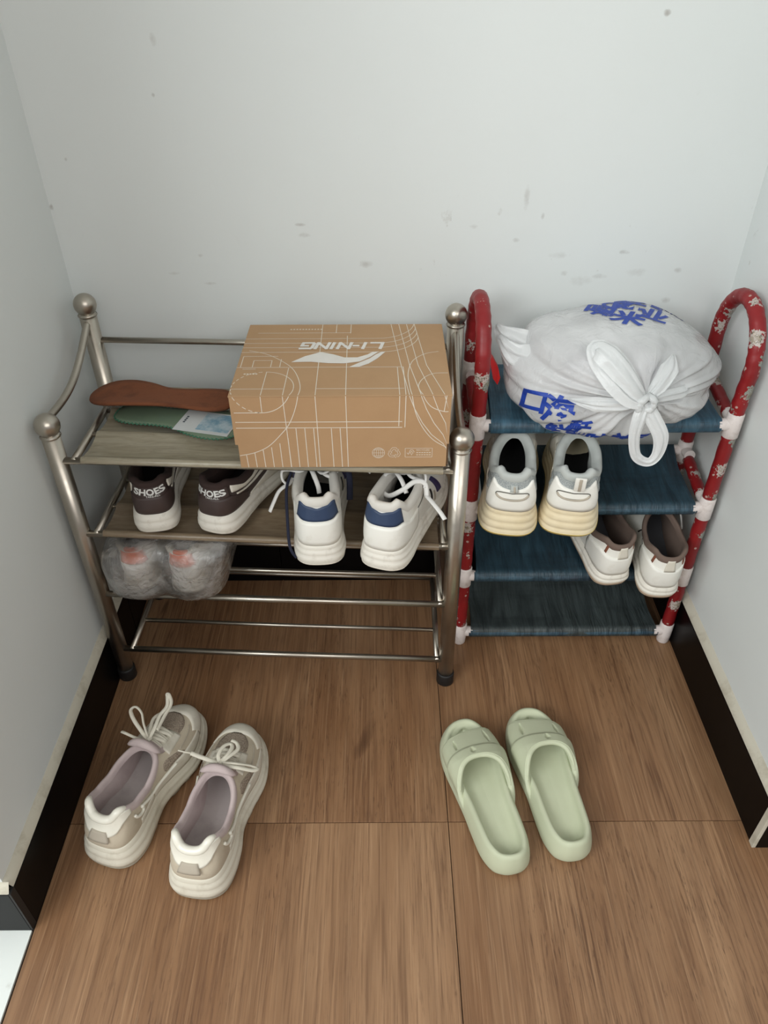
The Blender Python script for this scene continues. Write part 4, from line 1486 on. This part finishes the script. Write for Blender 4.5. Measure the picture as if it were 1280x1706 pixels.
# ================================================================== SLIPPERS
def slipper(name, loc, yaw, side, label):
    root = empty(name, loc, (0, 0, -yaw), label, 'slipper', 'sage green foam slides on the floor')
    L, W, N = .290, .0545, 128
    pts = np.array([(0, 0), (.30, .010), (.58, .052), (.77, .14), (.83, .27), (.86, .40), (.93, .54), (1.0, .68), (.97, .80), (.80, .905), (.44, .978), (-.02, 1.0),
                    (-.42, .980), (-.72, .915), (-.90, .81), (-.95, .68), (-.86, .54), (-.78, .41), (-.76, .27), (-.71, .14), (-.54, .052), (-.29, .010)])
    P = resample(catmull(pts * [W, L], 12, closed=True), N)
    if side < 0:
        P = np.roll(P[::-1] * [-1, 1], 1, 0)
    P = np.roll(P, -int(np.argmin(P[:, 1] + abs(P[:, 0]) * .2)), 0)
    n2 = normals2(P)
    s = P[:, 1] / L
    zb = .010 * np.clip((s - .78) / .22, 0, 1) ** 1.8 + .005 * np.clip((.05 - s) / .05, 0, 1)
    rim = ip(s, (0, .1, .35, .55, .8, .93, 1), (.046, .044, .038, .034, .030, .030, .032)) + zb * .5
    bed = ip(s, (0, .15, .4, .6, .85, 1), (.026, .024, .024, .020, .018, .022)) + zb * .6
    lev = lambda o, z: np.c_[P + n2 * o, z]
    rows = [lev(-.007, zb), lev(-.002, zb + .0015), lev(.000, zb + .005), lev(.001, zb * .75 + rim * .25), lev(-.0015, zb * .45 + rim * .55), lev(-.0055, zb * .15 + rim * .85),
            lev(-.0085, rim - .0008), lev(-.0115, rim), lev(-.0145, rim - .001), lev(-.0165, bed * .4 + rim * .6), lev(-.0190, bed + .003), lev(-.0235, bed)]
    r_ = P[(np.arange(N) / N) < .5]
    l_ = P[(np.arange(N) / N) >= .5][::-1]
    cxf = lambda y: .5 * (np.interp(y, r_[:, 1], r_[:, 0]) + np.interp(y, l_[:, 1], l_[:, 0]))
    c = np.c_[cxf(np.clip(P[:, 1], .02, L - .02)), np.clip(P[:, 1], .022, L - .022), bed - .001]
    inn = rows[-1]
    MB().grid(rows + [inn * .6 + c * .4, c], cu=True).cap(rows[0], True).build('footbed', M['sage'], root, fix=True)
    # strap: arch from side to side, front edge straight, back edge a deep U
    xr = lambda y: np.interp(y, r_[:, 1], r_[:, 0])
    xl = lambda y: np.interp(y, l_[:, 1], l_[:, 0])
    na, nb = 110, 60
    med = -side
    outer, inner = [], []
    for j in range(nb + 1):
        b = j / nb
        ro, ri = [], []
        for i in range(na + 1):
            a = -1 + 2 * i / na
            lat = a * side                                    # +1 at the outer side of the foot
            yb = L * (.375 + .255 * (1 - abs(a) ** 2.0) + .02 * lat)
            yf = L * (.845 - .02 * a * a - .045 * lat)
            y = yb + (yf - yb) * b
            hw = .5 * (xr(y) - xl(y)) + .0010 - .0065 * min(1, max(0, (abs(a) - .78) / .2)) ** 2 * (1 - .6 * b)
            cxx = .5 * (xr(y) + xl(y))
            H = np.interp(y / L, (.38, .5, .63, .75, .86), (.080, .078, .070, .058, .047))
            ang = a * PI / 2
            ex = .62
            x = cxx + hw * math.copysign(abs(math.sin(ang)) ** .85, a)
            zbase = .016
            z = zbase + (H - zbase) * abs(math.cos(ang)) ** ex
            if b < .5:
                z -= .012 * (1 - 2 * b) ** 2 * min(1, max(0, (abs(a) - .45) / .4))
            d = 0.0
            # step between the rear and the front layer, runs as an arch across
            ystep = L * (.655 + .055 * (1 - abs(a) ** 2) - .02 * lat)
            st = 1 / (1 + math.exp((y - ystep) / .0012))
            d += .0034 * st
            # slits
            for (sa, y0, y1, w0) in ((-.34, .735, .84, .036), (.36, .715, .80, .030), (-.46, .50, .60, .030), (.06, .635, .70, .028)):
                aa = sa * side
                t = (y / L - y0) / (y1 - y0)
                if 0 <= t <= 1:
                    wd = w0 * (1 - .75 * abs(t - .45) / .55)
                    d -= .0060 * max(0, 1 - abs(a - aa) / max(wd * 1.7, .012)) * math.sin(PI * min(1, t * 1.0)) ** .4 * min(1, max(0, b - .06) * 8) if 0 < t < 1 else 0
            nx, nz = math.sin(ang), math.cos(ang)
            ro.append((x + nx * d, y, z + nz * d))
            th = .0075
            ri.append((x - nx * th * 1.0, y, z - nz * th))
        outer.append(ro)
        inner.append(ri)
    mb = MB().grid([inner[0]] + outer + [inner[-1]], flip=True)
    mb.grid(inner)
    o = mb.build('strap', M['sage'], root, fix=True)
    # rounded lip round the foot opening
    lip = [(np.array(p) + np.array(q_)) / 2 for p, q_ in zip(outer[0], inner[0])]
    lip2 = [p + (outer[1][k][0] - outer[0][k][0], outer[1][k][1] - outer[0][k][1], outer[1][k][2] - outer[0][k][2]) for k, p in enumerate(lip)]
    kk = len(lip) // 9
    lw = .0046 * np.clip(1 - np.abs(np.linspace(-1, 1, len(lip) - 2 * kk)) ** 7, .25, 1)
    MB().tube(lip[kk:-kk], lw, 10).build('strap_lip', M['sage'], root, fix=True)
    lip = [(np.array(p) + np.array(q_)) / 2 for p, q_ in zip(outer[-1], inner[-1])]
    MB().tube(lip[kk:-kk], .0038 * np.clip(1 - np.abs(np.linspace(-1, 1, len(lip) - 2 * kk)) ** 7, .25, 1), 10).build('strap_lip', M['sage'], root, fix=True)
    return root


slipper('slipper', (.205, .582, 0), math.radians(-13), -1, 'sage green foam slide, left one, nearer the wood floor joint')
slipper('slipper', (.303, .602, 0), math.radians(-7.5), 1, 'sage green foam slide, right one, set slightly further back')

# ================================================================== SHOE BOX
BX0, BX1, BY0, BY1, BZ0, BZ1 = -.2235, .1005, .958, 1.199, .5335, .6585
box = empty('shoe_box', (0, 0, 0), label='brown cardboard shoe box with white court line print on the steel rack', cat='box')
t_ = .0022
mb = MB().box((BX0 + .005, BY0 + .003, BZ0), (BX1 - .005, BY1 - .002, BZ1 - .003), .0008)
mb.build('body', M['card'], box, smooth=False)
lid = MB().box((BX0, BY0 - t_, BZ1 - t_), (BX1, BY1, BZ1), .0008)
lid.box((BX0 + .001, BY0 - t_, BZ0 + .042), (BX1 - .001, BY0 + .0002, BZ1 - .0005), .0006)
lid.box((BX0 + .005, BY0 - t_, BZ0 + .0008), (BX1 - .004, BY0 + .0002, BZ0 + .043), .0006)
lid_o = lid.build('lid', M['card'], box, smooth=False)
MB().box((BX1 - .0045, BY0 + .001, BZ0 + .002), (BX1 - .0012, BY0 + .06, BZ1 - .006), .0006).build('tuck_flap', M['card_in'], box, smooth=False)
MB().box((BX0 + .0012, BY0 + .001, BZ0 + .040), (BX0 + .0045, BY0 + .06, BZ1 - .006), .0006).build('tuck_flap', M['card_in'], box, smooth=False)

# flat print, drawn in millimetres on the unfolded lid: X from left 0..326, D from the back edge 0..247 on top, then 0..125 down the front
BWm, BDm, BHm = (BX1 - BX0) * 1000, (BY1 - BY0) * 1000, (BZ1 - BZ0) * 1000


def on_box(p):
    x, d = p
    X = BX0 + x / 1000
    if d <= BDm:
        return (X, BY1 - d / 1000 - (t_ if d > BDm - .01 else 0) * 0, BZ1 + .00025)
    return (X, BY0 - t_ - .00025, BZ1 - (d - BDm) / 1000)


def ribbon(mb, pts, w=1.15):
    P = np.array(pts, float)
    # keep the sharp fold: insert a point on the fold line
    Q = [P[0]]
    for a, b in zip(P[:-1], P[1:]):
        if (a[1] - BDm) * (b[1] - BDm) < 0:
            f = (BDm - a[1]) / (b[1] - a[1])
            Q.append(a + (b - a) * f)
        Q.append(b)
    P = np.array(Q)
    for a, b in zip(P[:-1], P[1:]):
        d = b - a
        n = np.linalg.norm(d)
        if n < 1e-6:
            continue
        e = np.array((-d[1], d[0])) / n * w / 2
        top = (a[1] + b[1]) / 2 <= BDm
        mb.lift = (getattr(mb, 'lift', 0) + 1) % 40
        q4 = []
        for c in (a - e, b - e, b + e, a + e):
            c = np.array((min(max(c[0], .5 if top else 5.6), BWm - (.5 if top else 4.6)), c[1]))
            c[1] = min(max(c[1], .5), BDm + BHm - 1.5)
            c[1] = min(c[1], BDm) if top else max(c[1], BDm + .001)
            o3 = on_box(c)
            li = mb.lift * 6e-6
            q4.append((o3[0], o3[1] - (0 if top else li), o3[2] + (li if top else 0)))
        mb.add(q4, [(0, 1, 2, 3)])


def arc(cx, cy, rx, ry, a0, a1, n=30):
    return [(cx + rx * math.cos(math.radians(a0 + (a1 - a0) * k / n)), cy + ry * math.sin(math.radians(a0 + (a1 - a0) * k / n))) for k in range(n + 1)]


F = BDm
ln = MB()
for pts in ([(123, 0), (126, F), (127, F + 125)], [(166, 45), (170, F), (170, F + 125)],
            [(18, 34), (171, 34)], [(171, 0), (171, 36)], [(147, 0), (147, 34)],
            [(10, 160), (30, 160)], [(0, 155), (255, 155), (257, F), (256, F + 53)], [(80, 157), (79, F), (83, F + 125)],
            [(252, F + 53), (6, F + 53)], [(252, F + 43), (6, F + 43)], [(246, 155), (248, F), (247, F + 51)],
            [(126, 222), (255, 222)], [(2, 222), (78, 222)], [(48, 170), (47, F), (47, F + 27)], [(47, F + 27), (6, F + 27)],
            [(6, 118), (60, 118)], [(6, 118), (6, 154)], [(24, 132), (52, 132)], [(24, 132), (24, 154)], [(52, 132), (52, 154)], [(66, 128), (66, 154)]):
    ribbon(ln, pts)
for k, d in enumerate((56, 72, 88, 104)):
    ribbon(ln, [(0, d), (215 + 2 * k, d)] + arc(215 + 2 * k, d - 62, 62, 62, 90, 2 + k * 2, 16))
# big centre circle folding over the front edge, and its free-throw ring
ribbon(ln, arc(47, F - 22, 46, 49, -90, 90, 44))
for k in range(14):
    a = 95 + k * 12.4
    ribbon(ln, arc(47, F - 22, 46, 49, a, a + 7.5, 3))
ribbon(ln, catmull([(12, 98), (40, 110), (67, 134), (89, 165), (102, 212), (100, F + 6), (87, F + 43), (70, F + 66), (50, F + 86), (28, F + 97), (6, F + 102)], 6))
# running track lanes at right
for k in range(4):
    x0 = 238 + 13 * k
    ribbon(ln, [(x0, 0), (x0 + 14, 150), (x0 + 24 + 4 * k, F)] + [(x0 + 24 + 4 * k + q_, F + z) for q_, z in ((8, 22), (20, 46), (34, 66), (52, 82), (70, 92))][:5 - k + (0 if k else 1)])
ribbon(ln, catmull([(312, 104), (290, 112), (270, 136), (262, 175), (263, 215), (266, F), (272, F + 30), (284, F + 56), (300, F + 76), (322, F + 90)], 6))
ribbon(ln, catmull([(322, 175), (300, 177), (284, 192), (276, 216), (282, F), (294, F + 18), (312, F + 26), (322, F + 26)], 6))
ribbon(ln, [(316, F), (313, F + 26)])
for k, top in enumerate((101, 97, 92, 87, 80, 71, 54, 54, 54, 0, 54, 54)):
    if top:
        x = 16 + 13.1 * k
        ribbon(ln, [(x, F + top), (x + 1, F + 124)])
# icons on the front: globe, recycling arrows, paper mark box
gx, gy = 216.5, F + 98
ribbon(ln, arc(gx, gy, 9.3, 9.3, 0, 360, 28), .6)
for f in (.35, .72):
    ribbon(ln, arc(gx, gy, 9.3 * f, 9.3, 0, 360, 24), .5)
ribbon(ln, [(gx, gy - 9.3), (gx, gy + 9.3)], .5)
for dy in (-5.5, 0, 5.5):
    hw = math.sqrt(9.3 ** 2 - dy ** 2)
    ribbon(ln, [(gx - hw, gy + dy), (gx + hw, gy + dy)], .5)
rx, ry = 240.5, F + 98
for k in range(3):
    a = math.radians(-90 + 120 * k)
    rot = lambda x, y: (rx + x * math.cos(a + PI / 2) - y * math.sin(a + PI / 2), ry + x * math.sin(a + PI / 2) + y * math.cos(a + PI / 2))
    ribbon(ln, [rot(-6.5, -4.5), rot(-2.8, -9.3), rot(2.8, -9.3), rot(5.2, -5.6)], .6)
    ribbon(ln, [rot(-3.8, -2.6), rot(-1.2, -6.2), rot(1.2, -6.2), rot(2.6, -4.2)], .6)
    ribbon(ln, [rot(1.0, -3.4), rot(5.2, -2.6), rot(6.8, -6.6)], .6)
ribbon(ln, [(257, F + 90), (298, F + 90), (298, F + 106), (257, F + 106), (257, F + 90)], .6)
ribbon(ln, [(259.5, F + 98), (262, F + 101), (265, F + 93), (268.5, F + 93), (271, F + 97)], .7)
ribbon(ln, [(266.8, F + 101), (264.5, F + 98.5), (266.8, F + 95.6), (269.2, F + 98.5), (266.8, F + 101), (266.8, F + 103)], .6)
line_o = ln.build('printed_lines', M['ink_white'], lid_o, smooth=False)


def box_text(s, x, d, w, h, rot180, mat, name, xs=1.0, shear=0.0):
    V, F_ = text_mesh(s, 1.0)
    if not len(V):
        return
    mn, mx = V.min(0), V.max(0)
    V = (V - (mn + mx) / 2) / (mx - mn) * [w, h]
    V[:, 0] += V[:, 1] * shear
    if rot180:
        V = -V
    pts = [on_box((x + a, d - b)) for a, b in V]
    mb = MB().add([(p[0], p[1] - (0 if d <= BDm else .0001), p[2] + .0001) for p in pts], F_)
    return mb.build(name, mat, lid_o, smooth=False)


def poly_print(pts, mat, name):
    P = [on_box(p) for p in pts]
    return MB().add([(a, b, c + .00015) for a, b, c in P], [tuple(range(len(P)))[::-1]]).build(name, mat, lid_o, smooth=False)


# bold wide brand letters drawn as strokes, upside down for the viewer
def letters(word, x_right, d0, cell, hgt, w):
    mb = MB()
    strokes = {'L': [[(0, 1), (0, 0), (1, 0)]], 'I': [[(.45, 1), (.45, 0)]], '-': [[(.22, .5), (.78, .5)]],
               'N': [[(0, 0), (0, 1), (1, 0), (1, 1)]],
               'G': [[(1, 1), (.12, 1), (0, .85), (0, .15), (.12, 0), (1, 0), (1, .52), (.5, .52)]]}
    cx, lift = 0, 0.0
    for ch in word:
        cw = {'I': .48, '-': .62}.get(ch, 1.0) * cell
        for st in strokes[ch]:
            P = []
            for a, b in st:
                xx = cx + a * cw * .74
                yy = b * hgt
                xx += (yy - hgt / 2) * .22
                P.append((x_right - xx, d0 + yy))          # turned by 180 degrees
            P = np.array(P)
            for p, q_ in zip(P[:-1], P[1:]):
                lift += .00002
                d = q_ - p
                e = np.array((-d[1], d[0])) / np.linalg.norm(d) * w / 2
                x_ = d / np.linalg.norm(d) * w * .45
                quad = [on_box(c) for c in (p - e - x_, q_ - e + x_, q_ + e + x_, p + e - x_)]
                mb.add([(a, b, c + .00015 + lift) for a, b, c in quad], [(0, 1, 2, 3)])
        cx += cw
    return mb.build('brand_lettering', M['ink_grey'], lid_o, smooth=False)


letters('LI-NING', 222, 72, 24.0, 20, 5.4)
poly_print([(82, 138), (102, 118), (126, 104), (146, 112), (164, 123), (184, 123), (200, 113), (208, 104), (218, 103), (204, 122), (188, 137), (164, 143), (140, 142), (112, 137)][::-1], M['ink_grey'], 'logo_flag')
poly_print([(172, 155), (188, 140), (204, 126), (213, 113), (222, 104), (228, 104), (216, 126), (202, 144), (188, 154)][::-1], M['ink_grey'], 'logo_flag')
tiny = MB()
for k in range(11):
    ribbon(tiny, [(70 + 5 * k, 20), (73 + 5 * k, 20)], 3)
for k in range(5):
    ribbon(tiny, [(14 + 4.4 * k, 176), (17 + 4.4 * k, 176)], 3)
tiny.build('small_print', M['ink_white'], lid_o, smooth=False)
box_text('RECYCLED', 284, F + 93.4, 20, 2.6, False, M['ink_white'], 'small_lettering')
tiny = MB()
for r in range(2):
    for k in range(6):
        ribbon(tiny, [(274 + 3.8 * k, F + 98 + 4 * r), (276.8 + 3.8 * k, F + 98 + 4 * r)], 1.2)
tiny.build('small_print', M['ink_white'], lid_o, smooth=False)

# ================================================================== INSOLES
def insole_outline(L, W, n=80):
    pts = np.array([(0, 0), (.45, .02), (.66, .09), (.68, .2), (.60, .35), (.62, .48), (.88, .62), (1.0, .75), (.90, .88), (.55, .97), (.05, 1.0), (-.45, .96), (-.80, .85), (-.92, .72), (-.85, .58), (-.68, .45),
                    (-.62, .3), (-.66, .16), (-.55, .06), (-.3, .01)])
    return resample(catmull(pts * [W, L], 8, closed=True), n)


def insole(name, loc, rot, L, W, th, mat, label, curve):
    O = insole_outline(L, W)
    root = empty(name, loc, rot, label, 'insole')
    n2 = normals2(O)
    z = lambda P: curve(P[:, 0], P[:, 1])
    r0 = np.c_[O - n2 * .001, z(O)]
    r1 = np.c_[O, z(O) + th * .5]
    r2 = np.c_[O - n2 * .0012, z(O) + th]
    rows = [r0, r1, r2]
    for k in (.75, .5, .25, .02):
        P = O.copy()
        P[:, 0] = O[:, 0] * k
        P[:, 1] = .5 * L + (O[:, 1] - .5 * L) * (k + (1 - k) * .55)
        rows.append(np.c_[P, z(P) + th])
    MB().grid(rows, cu=True).cap(rows[-1]).cap(rows[0], True).build('pad', mat, root, fix=True)
    return root, O, n2


gi, O, n2 = insole('insole', (-.452, 1.122, .5355), (0, 0, math.radians(-104)), .235, .046, .0035, M['green_insole'],
                   'green insole with stitched edge and blue white label under the brown one', lambda x, y: .0005 + 0 * x)
P3 = []
for k in range(240):
    a = k / 240 * len(O)
    i = int(a) % len(O)
    f = a - int(a)
    p = O[i] * (1 - f) + O[(i + 1) % len(O)] * f
    nn = n2[i]
    w = .0018 * math.sin(k * 2.1)
    P3.append((p[0] + nn[0] * w, p[1] + nn[1] * w, .0025 + .0015 * math.cos(k * 2.1)))
MB().tube(P3, .0011, 5, closed=True).build('stitched_edge', M['serge'], gi)
lb = MB().box((-.028, .118, .0042), (.036, .215, .0050), .0003)
lab = lb.build('label_card', M['label_white'], gi, smooth=False)
lab.rotation_euler = (0, 0, math.radians(0))
MB().box((-.024, .155, .0050), (.028, .212, .00535), .0001).build('picture', M['label_blue'], lab, smooth=False)
mb = MB()
for k in range(4):
    mb.box((.004 + k * .0055 - .012, .1255, .0050), (.0075 + k * .0055 - .012, .129, .0053))
mb.build('label_print', M['label_ink'], lab, smooth=False)
bi, _, _ = insole('insole', (-.254, 1.128, .5455), (0, 0, math.radians(85)), .252, .054, .0055, M['brown_suede'],
                  'brown suede insole lying across the left end of the top steel shelf',
                  lambda x, y: .0005 + .012 * np.exp(-((y - .16) / .09) ** 2) * (.55 - x / .09) + .004 * (np.abs(x) / .046) ** 2)

# ================================================================== WHITE TIED BAG
BC = np.array((.367, 1.126, .621))
bag = empty('plastic_bag', tuple(BC), label='tied white plastic bag with blue characters on the red floral rack', cat='plastic bag')
pole = np.array((.024, -.120, .004))
RA = np.array((.174, .122, .086))
pn = pole / RA
pn /= np.linalg.norm(pn)
e1 = np.cross((0, 0, 1.0), pn)
e1 /= np.linalg.norm(e1)
e2 = np.cross(pn, e1)
na, nr = 220, 90
G = np.zeros((nr + 1, na, 3))
for j in range(nr + 1):
    th = PI * j / nr
    for i in range(na):
        a = 2 * PI * i / na
        d = pn * math.cos(th) + (e1 * math.cos(a) + e2 * math.sin(a)) * math.sin(th)
        pl = (.5 * math.sin(9 * a + .6) + .35 * math.sin(17 * a + 2 + th) + .25 * math.sin(29 * a + 1.3 * th))
        amp = .034 * math.exp(-th / .55) * min(1, th / .12) + .016 * math.exp(-th / 1.4)
        r = (abs(d[0]) ** 2.5 + abs(d[1]) ** 2.5 + abs(d[2]) ** 2.5) ** (-1 / 2.5) * .955
        r += pl * amp * 1.6
        # soft lumps from what is inside
        r += .05 * math.sin(3.1 * d[0] + 1.0) * math.sin(2.6 * d[2] + .5) + .05 * math.sin(5.2 * d[0] - 2 * d[1] + 2) * math.sin(2.2 * d[2] + 1) + .025 * math.sin(8 * d[2] + 6 * d[0])
        r -= .06 * math.exp(-((d[0] - .05) / .16) ** 2) * max(0, d[2]) ** 2     # crease over the top
        r += .09 * math.exp(-(th / .26) ** 2)                      # pulled out towards the knot
        p = d * r * RA
        # lies on the tilted shelf and hangs over its front edge
        yw = p[1] + BC[1]
        fl = .5412 + .0045 + max(0, yw - 1.075) * .18 - BC[2]
        over = min(1, max(0, (1.066 - yw) / .02))
        fl -= .052 * over * max(0, min(1, (.13 - p[0]) / .06)) ** .5
        if over > 0 and p[2] < -.01:
            p[2] = p[2] * (1 + .45 * over)
        if p[2] < fl + .02:
            p[2] = fl + .02 * math.exp((p[2] - fl - .02) / .02)
        G[j, i] = p
rid = 1 - np.minimum(1, np.abs(vnoise(G * .55, 5)) * 1.6)
G += ((vnoise(G * .8, 11) * .0016) + rid * .0028)[..., None] * (G / (np.linalg.norm(G, axis=-1, keepdims=True) + 1e-9))
film = MB().grid(list(G), cu=True).build('bag_film', M['bag_white'], bag, fix=True)
bvh = BVHTree.FromPolygons([tuple(p) for p in G.reshape(-1, 3)], [(j * na + i, j * na + (i + 1) % na, (j + 1) * na + (i + 1) % na, (j + 1) * na + i) for j in range(nr) for i in range(na)])
kn = np.array(G[0, 0])
knd = pole / np.linalg.norm(pole)
# knot
mb = MB()
for k in range(3):
    pts = []
    for i in range(15):
        a = 2 * PI * i / 14
        pts.append(kn + np.array((.011 * math.cos(a + k), -.006 + .007 * math.sin(2 * a + k), .010 * math.sin(a + k * 1.3))))
    mb.tube(pts, .0058, 8)
mb.build('knot', M['bag_tight'], bag, fix=True)


def strip(pts, widths, name, ruff=.0012, seed=1, th=.0006, up=(0, -1, .2)):
    """crumpled polythene band along pts"""
    r = np.random.default_rng(seed)
    C = catmull(pts, 10)
    W_ = np.interp(np.linspace(0, 1, len(C)), np.linspace(0, 1, len(widths)), widths)
    T = np.gradient(C, axis=0)
    T /= np.linalg.norm(T, axis=1, keepdims=True)
    B = np.cross(T, np.array(up, float))
    B /= np.linalg.norm(B, axis=1, keepdims=True) + 1e-9
    Nn = np.cross(B, T)
    rows = []
    m = 13
    ph = r.uniform(0, 6, 3)
    for i in range(len(C)):
        s = i / (len(C) - 1)
        row = []
        for k in range(m):
            a = -1 + 2 * k / (m - 1)
            h = ruff * (math.sin(7 * a + 3 * s + ph[0]) + .7 * math.sin(13 * a - 4 * s + ph[1])) + .004 * (1 - a * a) * W_[i] / .02
            row.append(C[i] + B[i] * a * W_[i] / 2 + Nn[i] * h)
        rows.append(row)
    return MB().grid(rows).build(name, M['bag_tight'], bag, fix=True)


k = kn
strip([k + (0, -.004, 0), k + (-.008, -.016, -.022), k + (-.010, -.020, -.052), k + (-.001, -.022, -.084), k + (.019, -.024, -.094), k + (.031, -.022, -.080), k + (.030, -.020, -.050), k + (.014, -.014, -.022), k + (0, -.006, 0)],
      (.022, .022, .018, .016, .014, .018, .024, .024, .020), 'handle_loop', .0012, 4)
strip([k + (0, -.003, .002), k + (-.016, -.004, .020), k + (-.042, .006, .048), k + (-.062, .018, .066), k + (-.074, .030, .070), k + (-.070, .022, .054), k + (-.050, .000, .030), k + (-.026, -.010, .008), k + (-.004, -.008, 0)],
      (.014, .030, .042, .042, .034, .034, .034, .026, .014), 'handle_ear', .0014, 6, up=(0, -.6, .8))
strip([k + (0, -.002, .004), k + (.018, .006, .022), k + (.034, .020, .044), k + (.042, .038, .058)], (.010, .024, .028, .002), 'gathered_fold', .0016, 9, up=(0, -.7, .7))
strip([k + (0, -.002, .002), k + (.030, .004, .006), k + (.066, .022, .004), k + (.090, .052, .002)], (.010, .018, .020, .002), 'gathered_fold', .0014, 12, up=(0, -.9, .3))
strip([k + (-.004, -.002, .0), k + (-.034, -.004, -.004), k + (-.072, .002, -.006), k + (-.11, .018, -.006)], (.012, .022, .022, .002), 'gathered_fold', .0014, 13, up=(0, -.9, .3))


strip([(-.140, .006, .026), (-.158, .008, .038), (-.174, .012, .050), (-.182, .020, .060)], (.064, .048, .030, .008), 'gathered_end', .0030, 21, up=(-.6, -.6, .5))
strip([(-.138, -.024, .018), (-.156, -.020, .026), (-.170, -.010, .038), (-.178, .002, .050)], (.056, .042, .026, .006), 'gathered_end', .0030, 23, up=(-.6, -.7, .3))


def drape(chars, origin, direc, right, upv, size, parent):
    """characters printed flat on a plane, pressed onto the bag along a direction"""
    V, F_ = text_mesh(chars, size, sub=3, bold=size * .035)
    if not len(V):
        return
    d = Vector(direc).normalized()
    right, upv = np.array(right, float), np.array(upv, float)
    right /= np.linalg.norm(right)
    upv -= right * np.dot(upv, right)
    upv /= np.linalg.norm(upv)
    pts, ok = [], []
    for a, b in V:
        o_ = np.array(origin) + right * a + upv * b - np.array(d) * .3
        h = bvh.ray_cast(Vector(o_), d)
        if h[0] is None:
            pts.append((0, 0, 0))
            ok.append(False)
        else:
            pts.append(tuple(h[0] - d * .0016))
            ok.append(True)
    fs = [f for f in F_ if all(ok[i] for i in f)]
    if len(fs) > 8:
        MB().add(pts, fs).build('blue_character', M['ink_blue'], parent, smooth=False)


tdir = (-.02, .62, -.78)
for ch, x, y, sz, rz in (('嘿', -.020, .030, .050, 62), ('Q', .006, .055, .040, 55), ('酥', .036, .056, .054, 65), ('鲜', .088, .052, .036, 60), ('味', .122, .040, .034, 55), ('米', .018, .000, .052, 60), ('业', .062, .014, .052, 60)):
    a = math.radians(rz - 90)
    drape(ch, (x, y, .07), tdir, (math.cos(a), math.sin(a), 0), (-math.sin(a), math.cos(a), 0), sz, bag)
fdir = (.10, .93, -.35)
for ch, x, z, sz in (('海', -.094, -.030, .050), ('口', -.132, -.018, .044), ('酥', -.056, -.064, .036), ('鲜', -.090, -.078, .044), ('味', -.024, -.092, .040), ('美', .018, -.096, .040), ('香', .058, -.096, .036)):
    a = math.radians(-6)
    drape(ch, (x, -.1, z), fdir, (math.cos(a), 0, math.sin(a)), (0, 0, 1), sz, bag)
# what is inside
cont = empty('cloth_bundle', tuple(BC + (-.02, .012, -.012)), label='pale bundle showing through the tied white bag', cat='bundle')
rows = []
for j in range(25):
    th = PI * j / 24
    rows.append([((.112 + .008 * math.sin(3 * p + 2 * th)) * math.cos(p) * math.sin(th) ** .8, (.070 * math.sin(p)) * math.sin(th) ** .8, -.044 * math.cos(th) + .006 * math.sin(4 * p) * math.sin(th)) for p in np.linspace(0, 2 * PI, 48, endpoint=False)])
MB().grid(rows, cu=True).build('cloth', M['pink_cloth'], cont, fix=True)
pk = empty('wrapper', (.183, 1.112, .612), (0, 0, math.radians(20)), 'red wrapper corner poking out at the left of the tied white bag', 'wrapper')
V_ = np.array([(.008, 0, -.024), (.012, 0, -.012), (.008, .003, .006), (-.004, .002, .026), (-.012, -.002, .034), (-.008, -.002, .012), (-.002, -.001, -.010)])
mb = MB().grid([V_, V_ + (.003, .008, .001)], cu=True).cap(V_, True).cap(V_ + (.003, .008, .001))
mb.build('foil', M['red_wrap'], pk, smooth=False, fix=True)
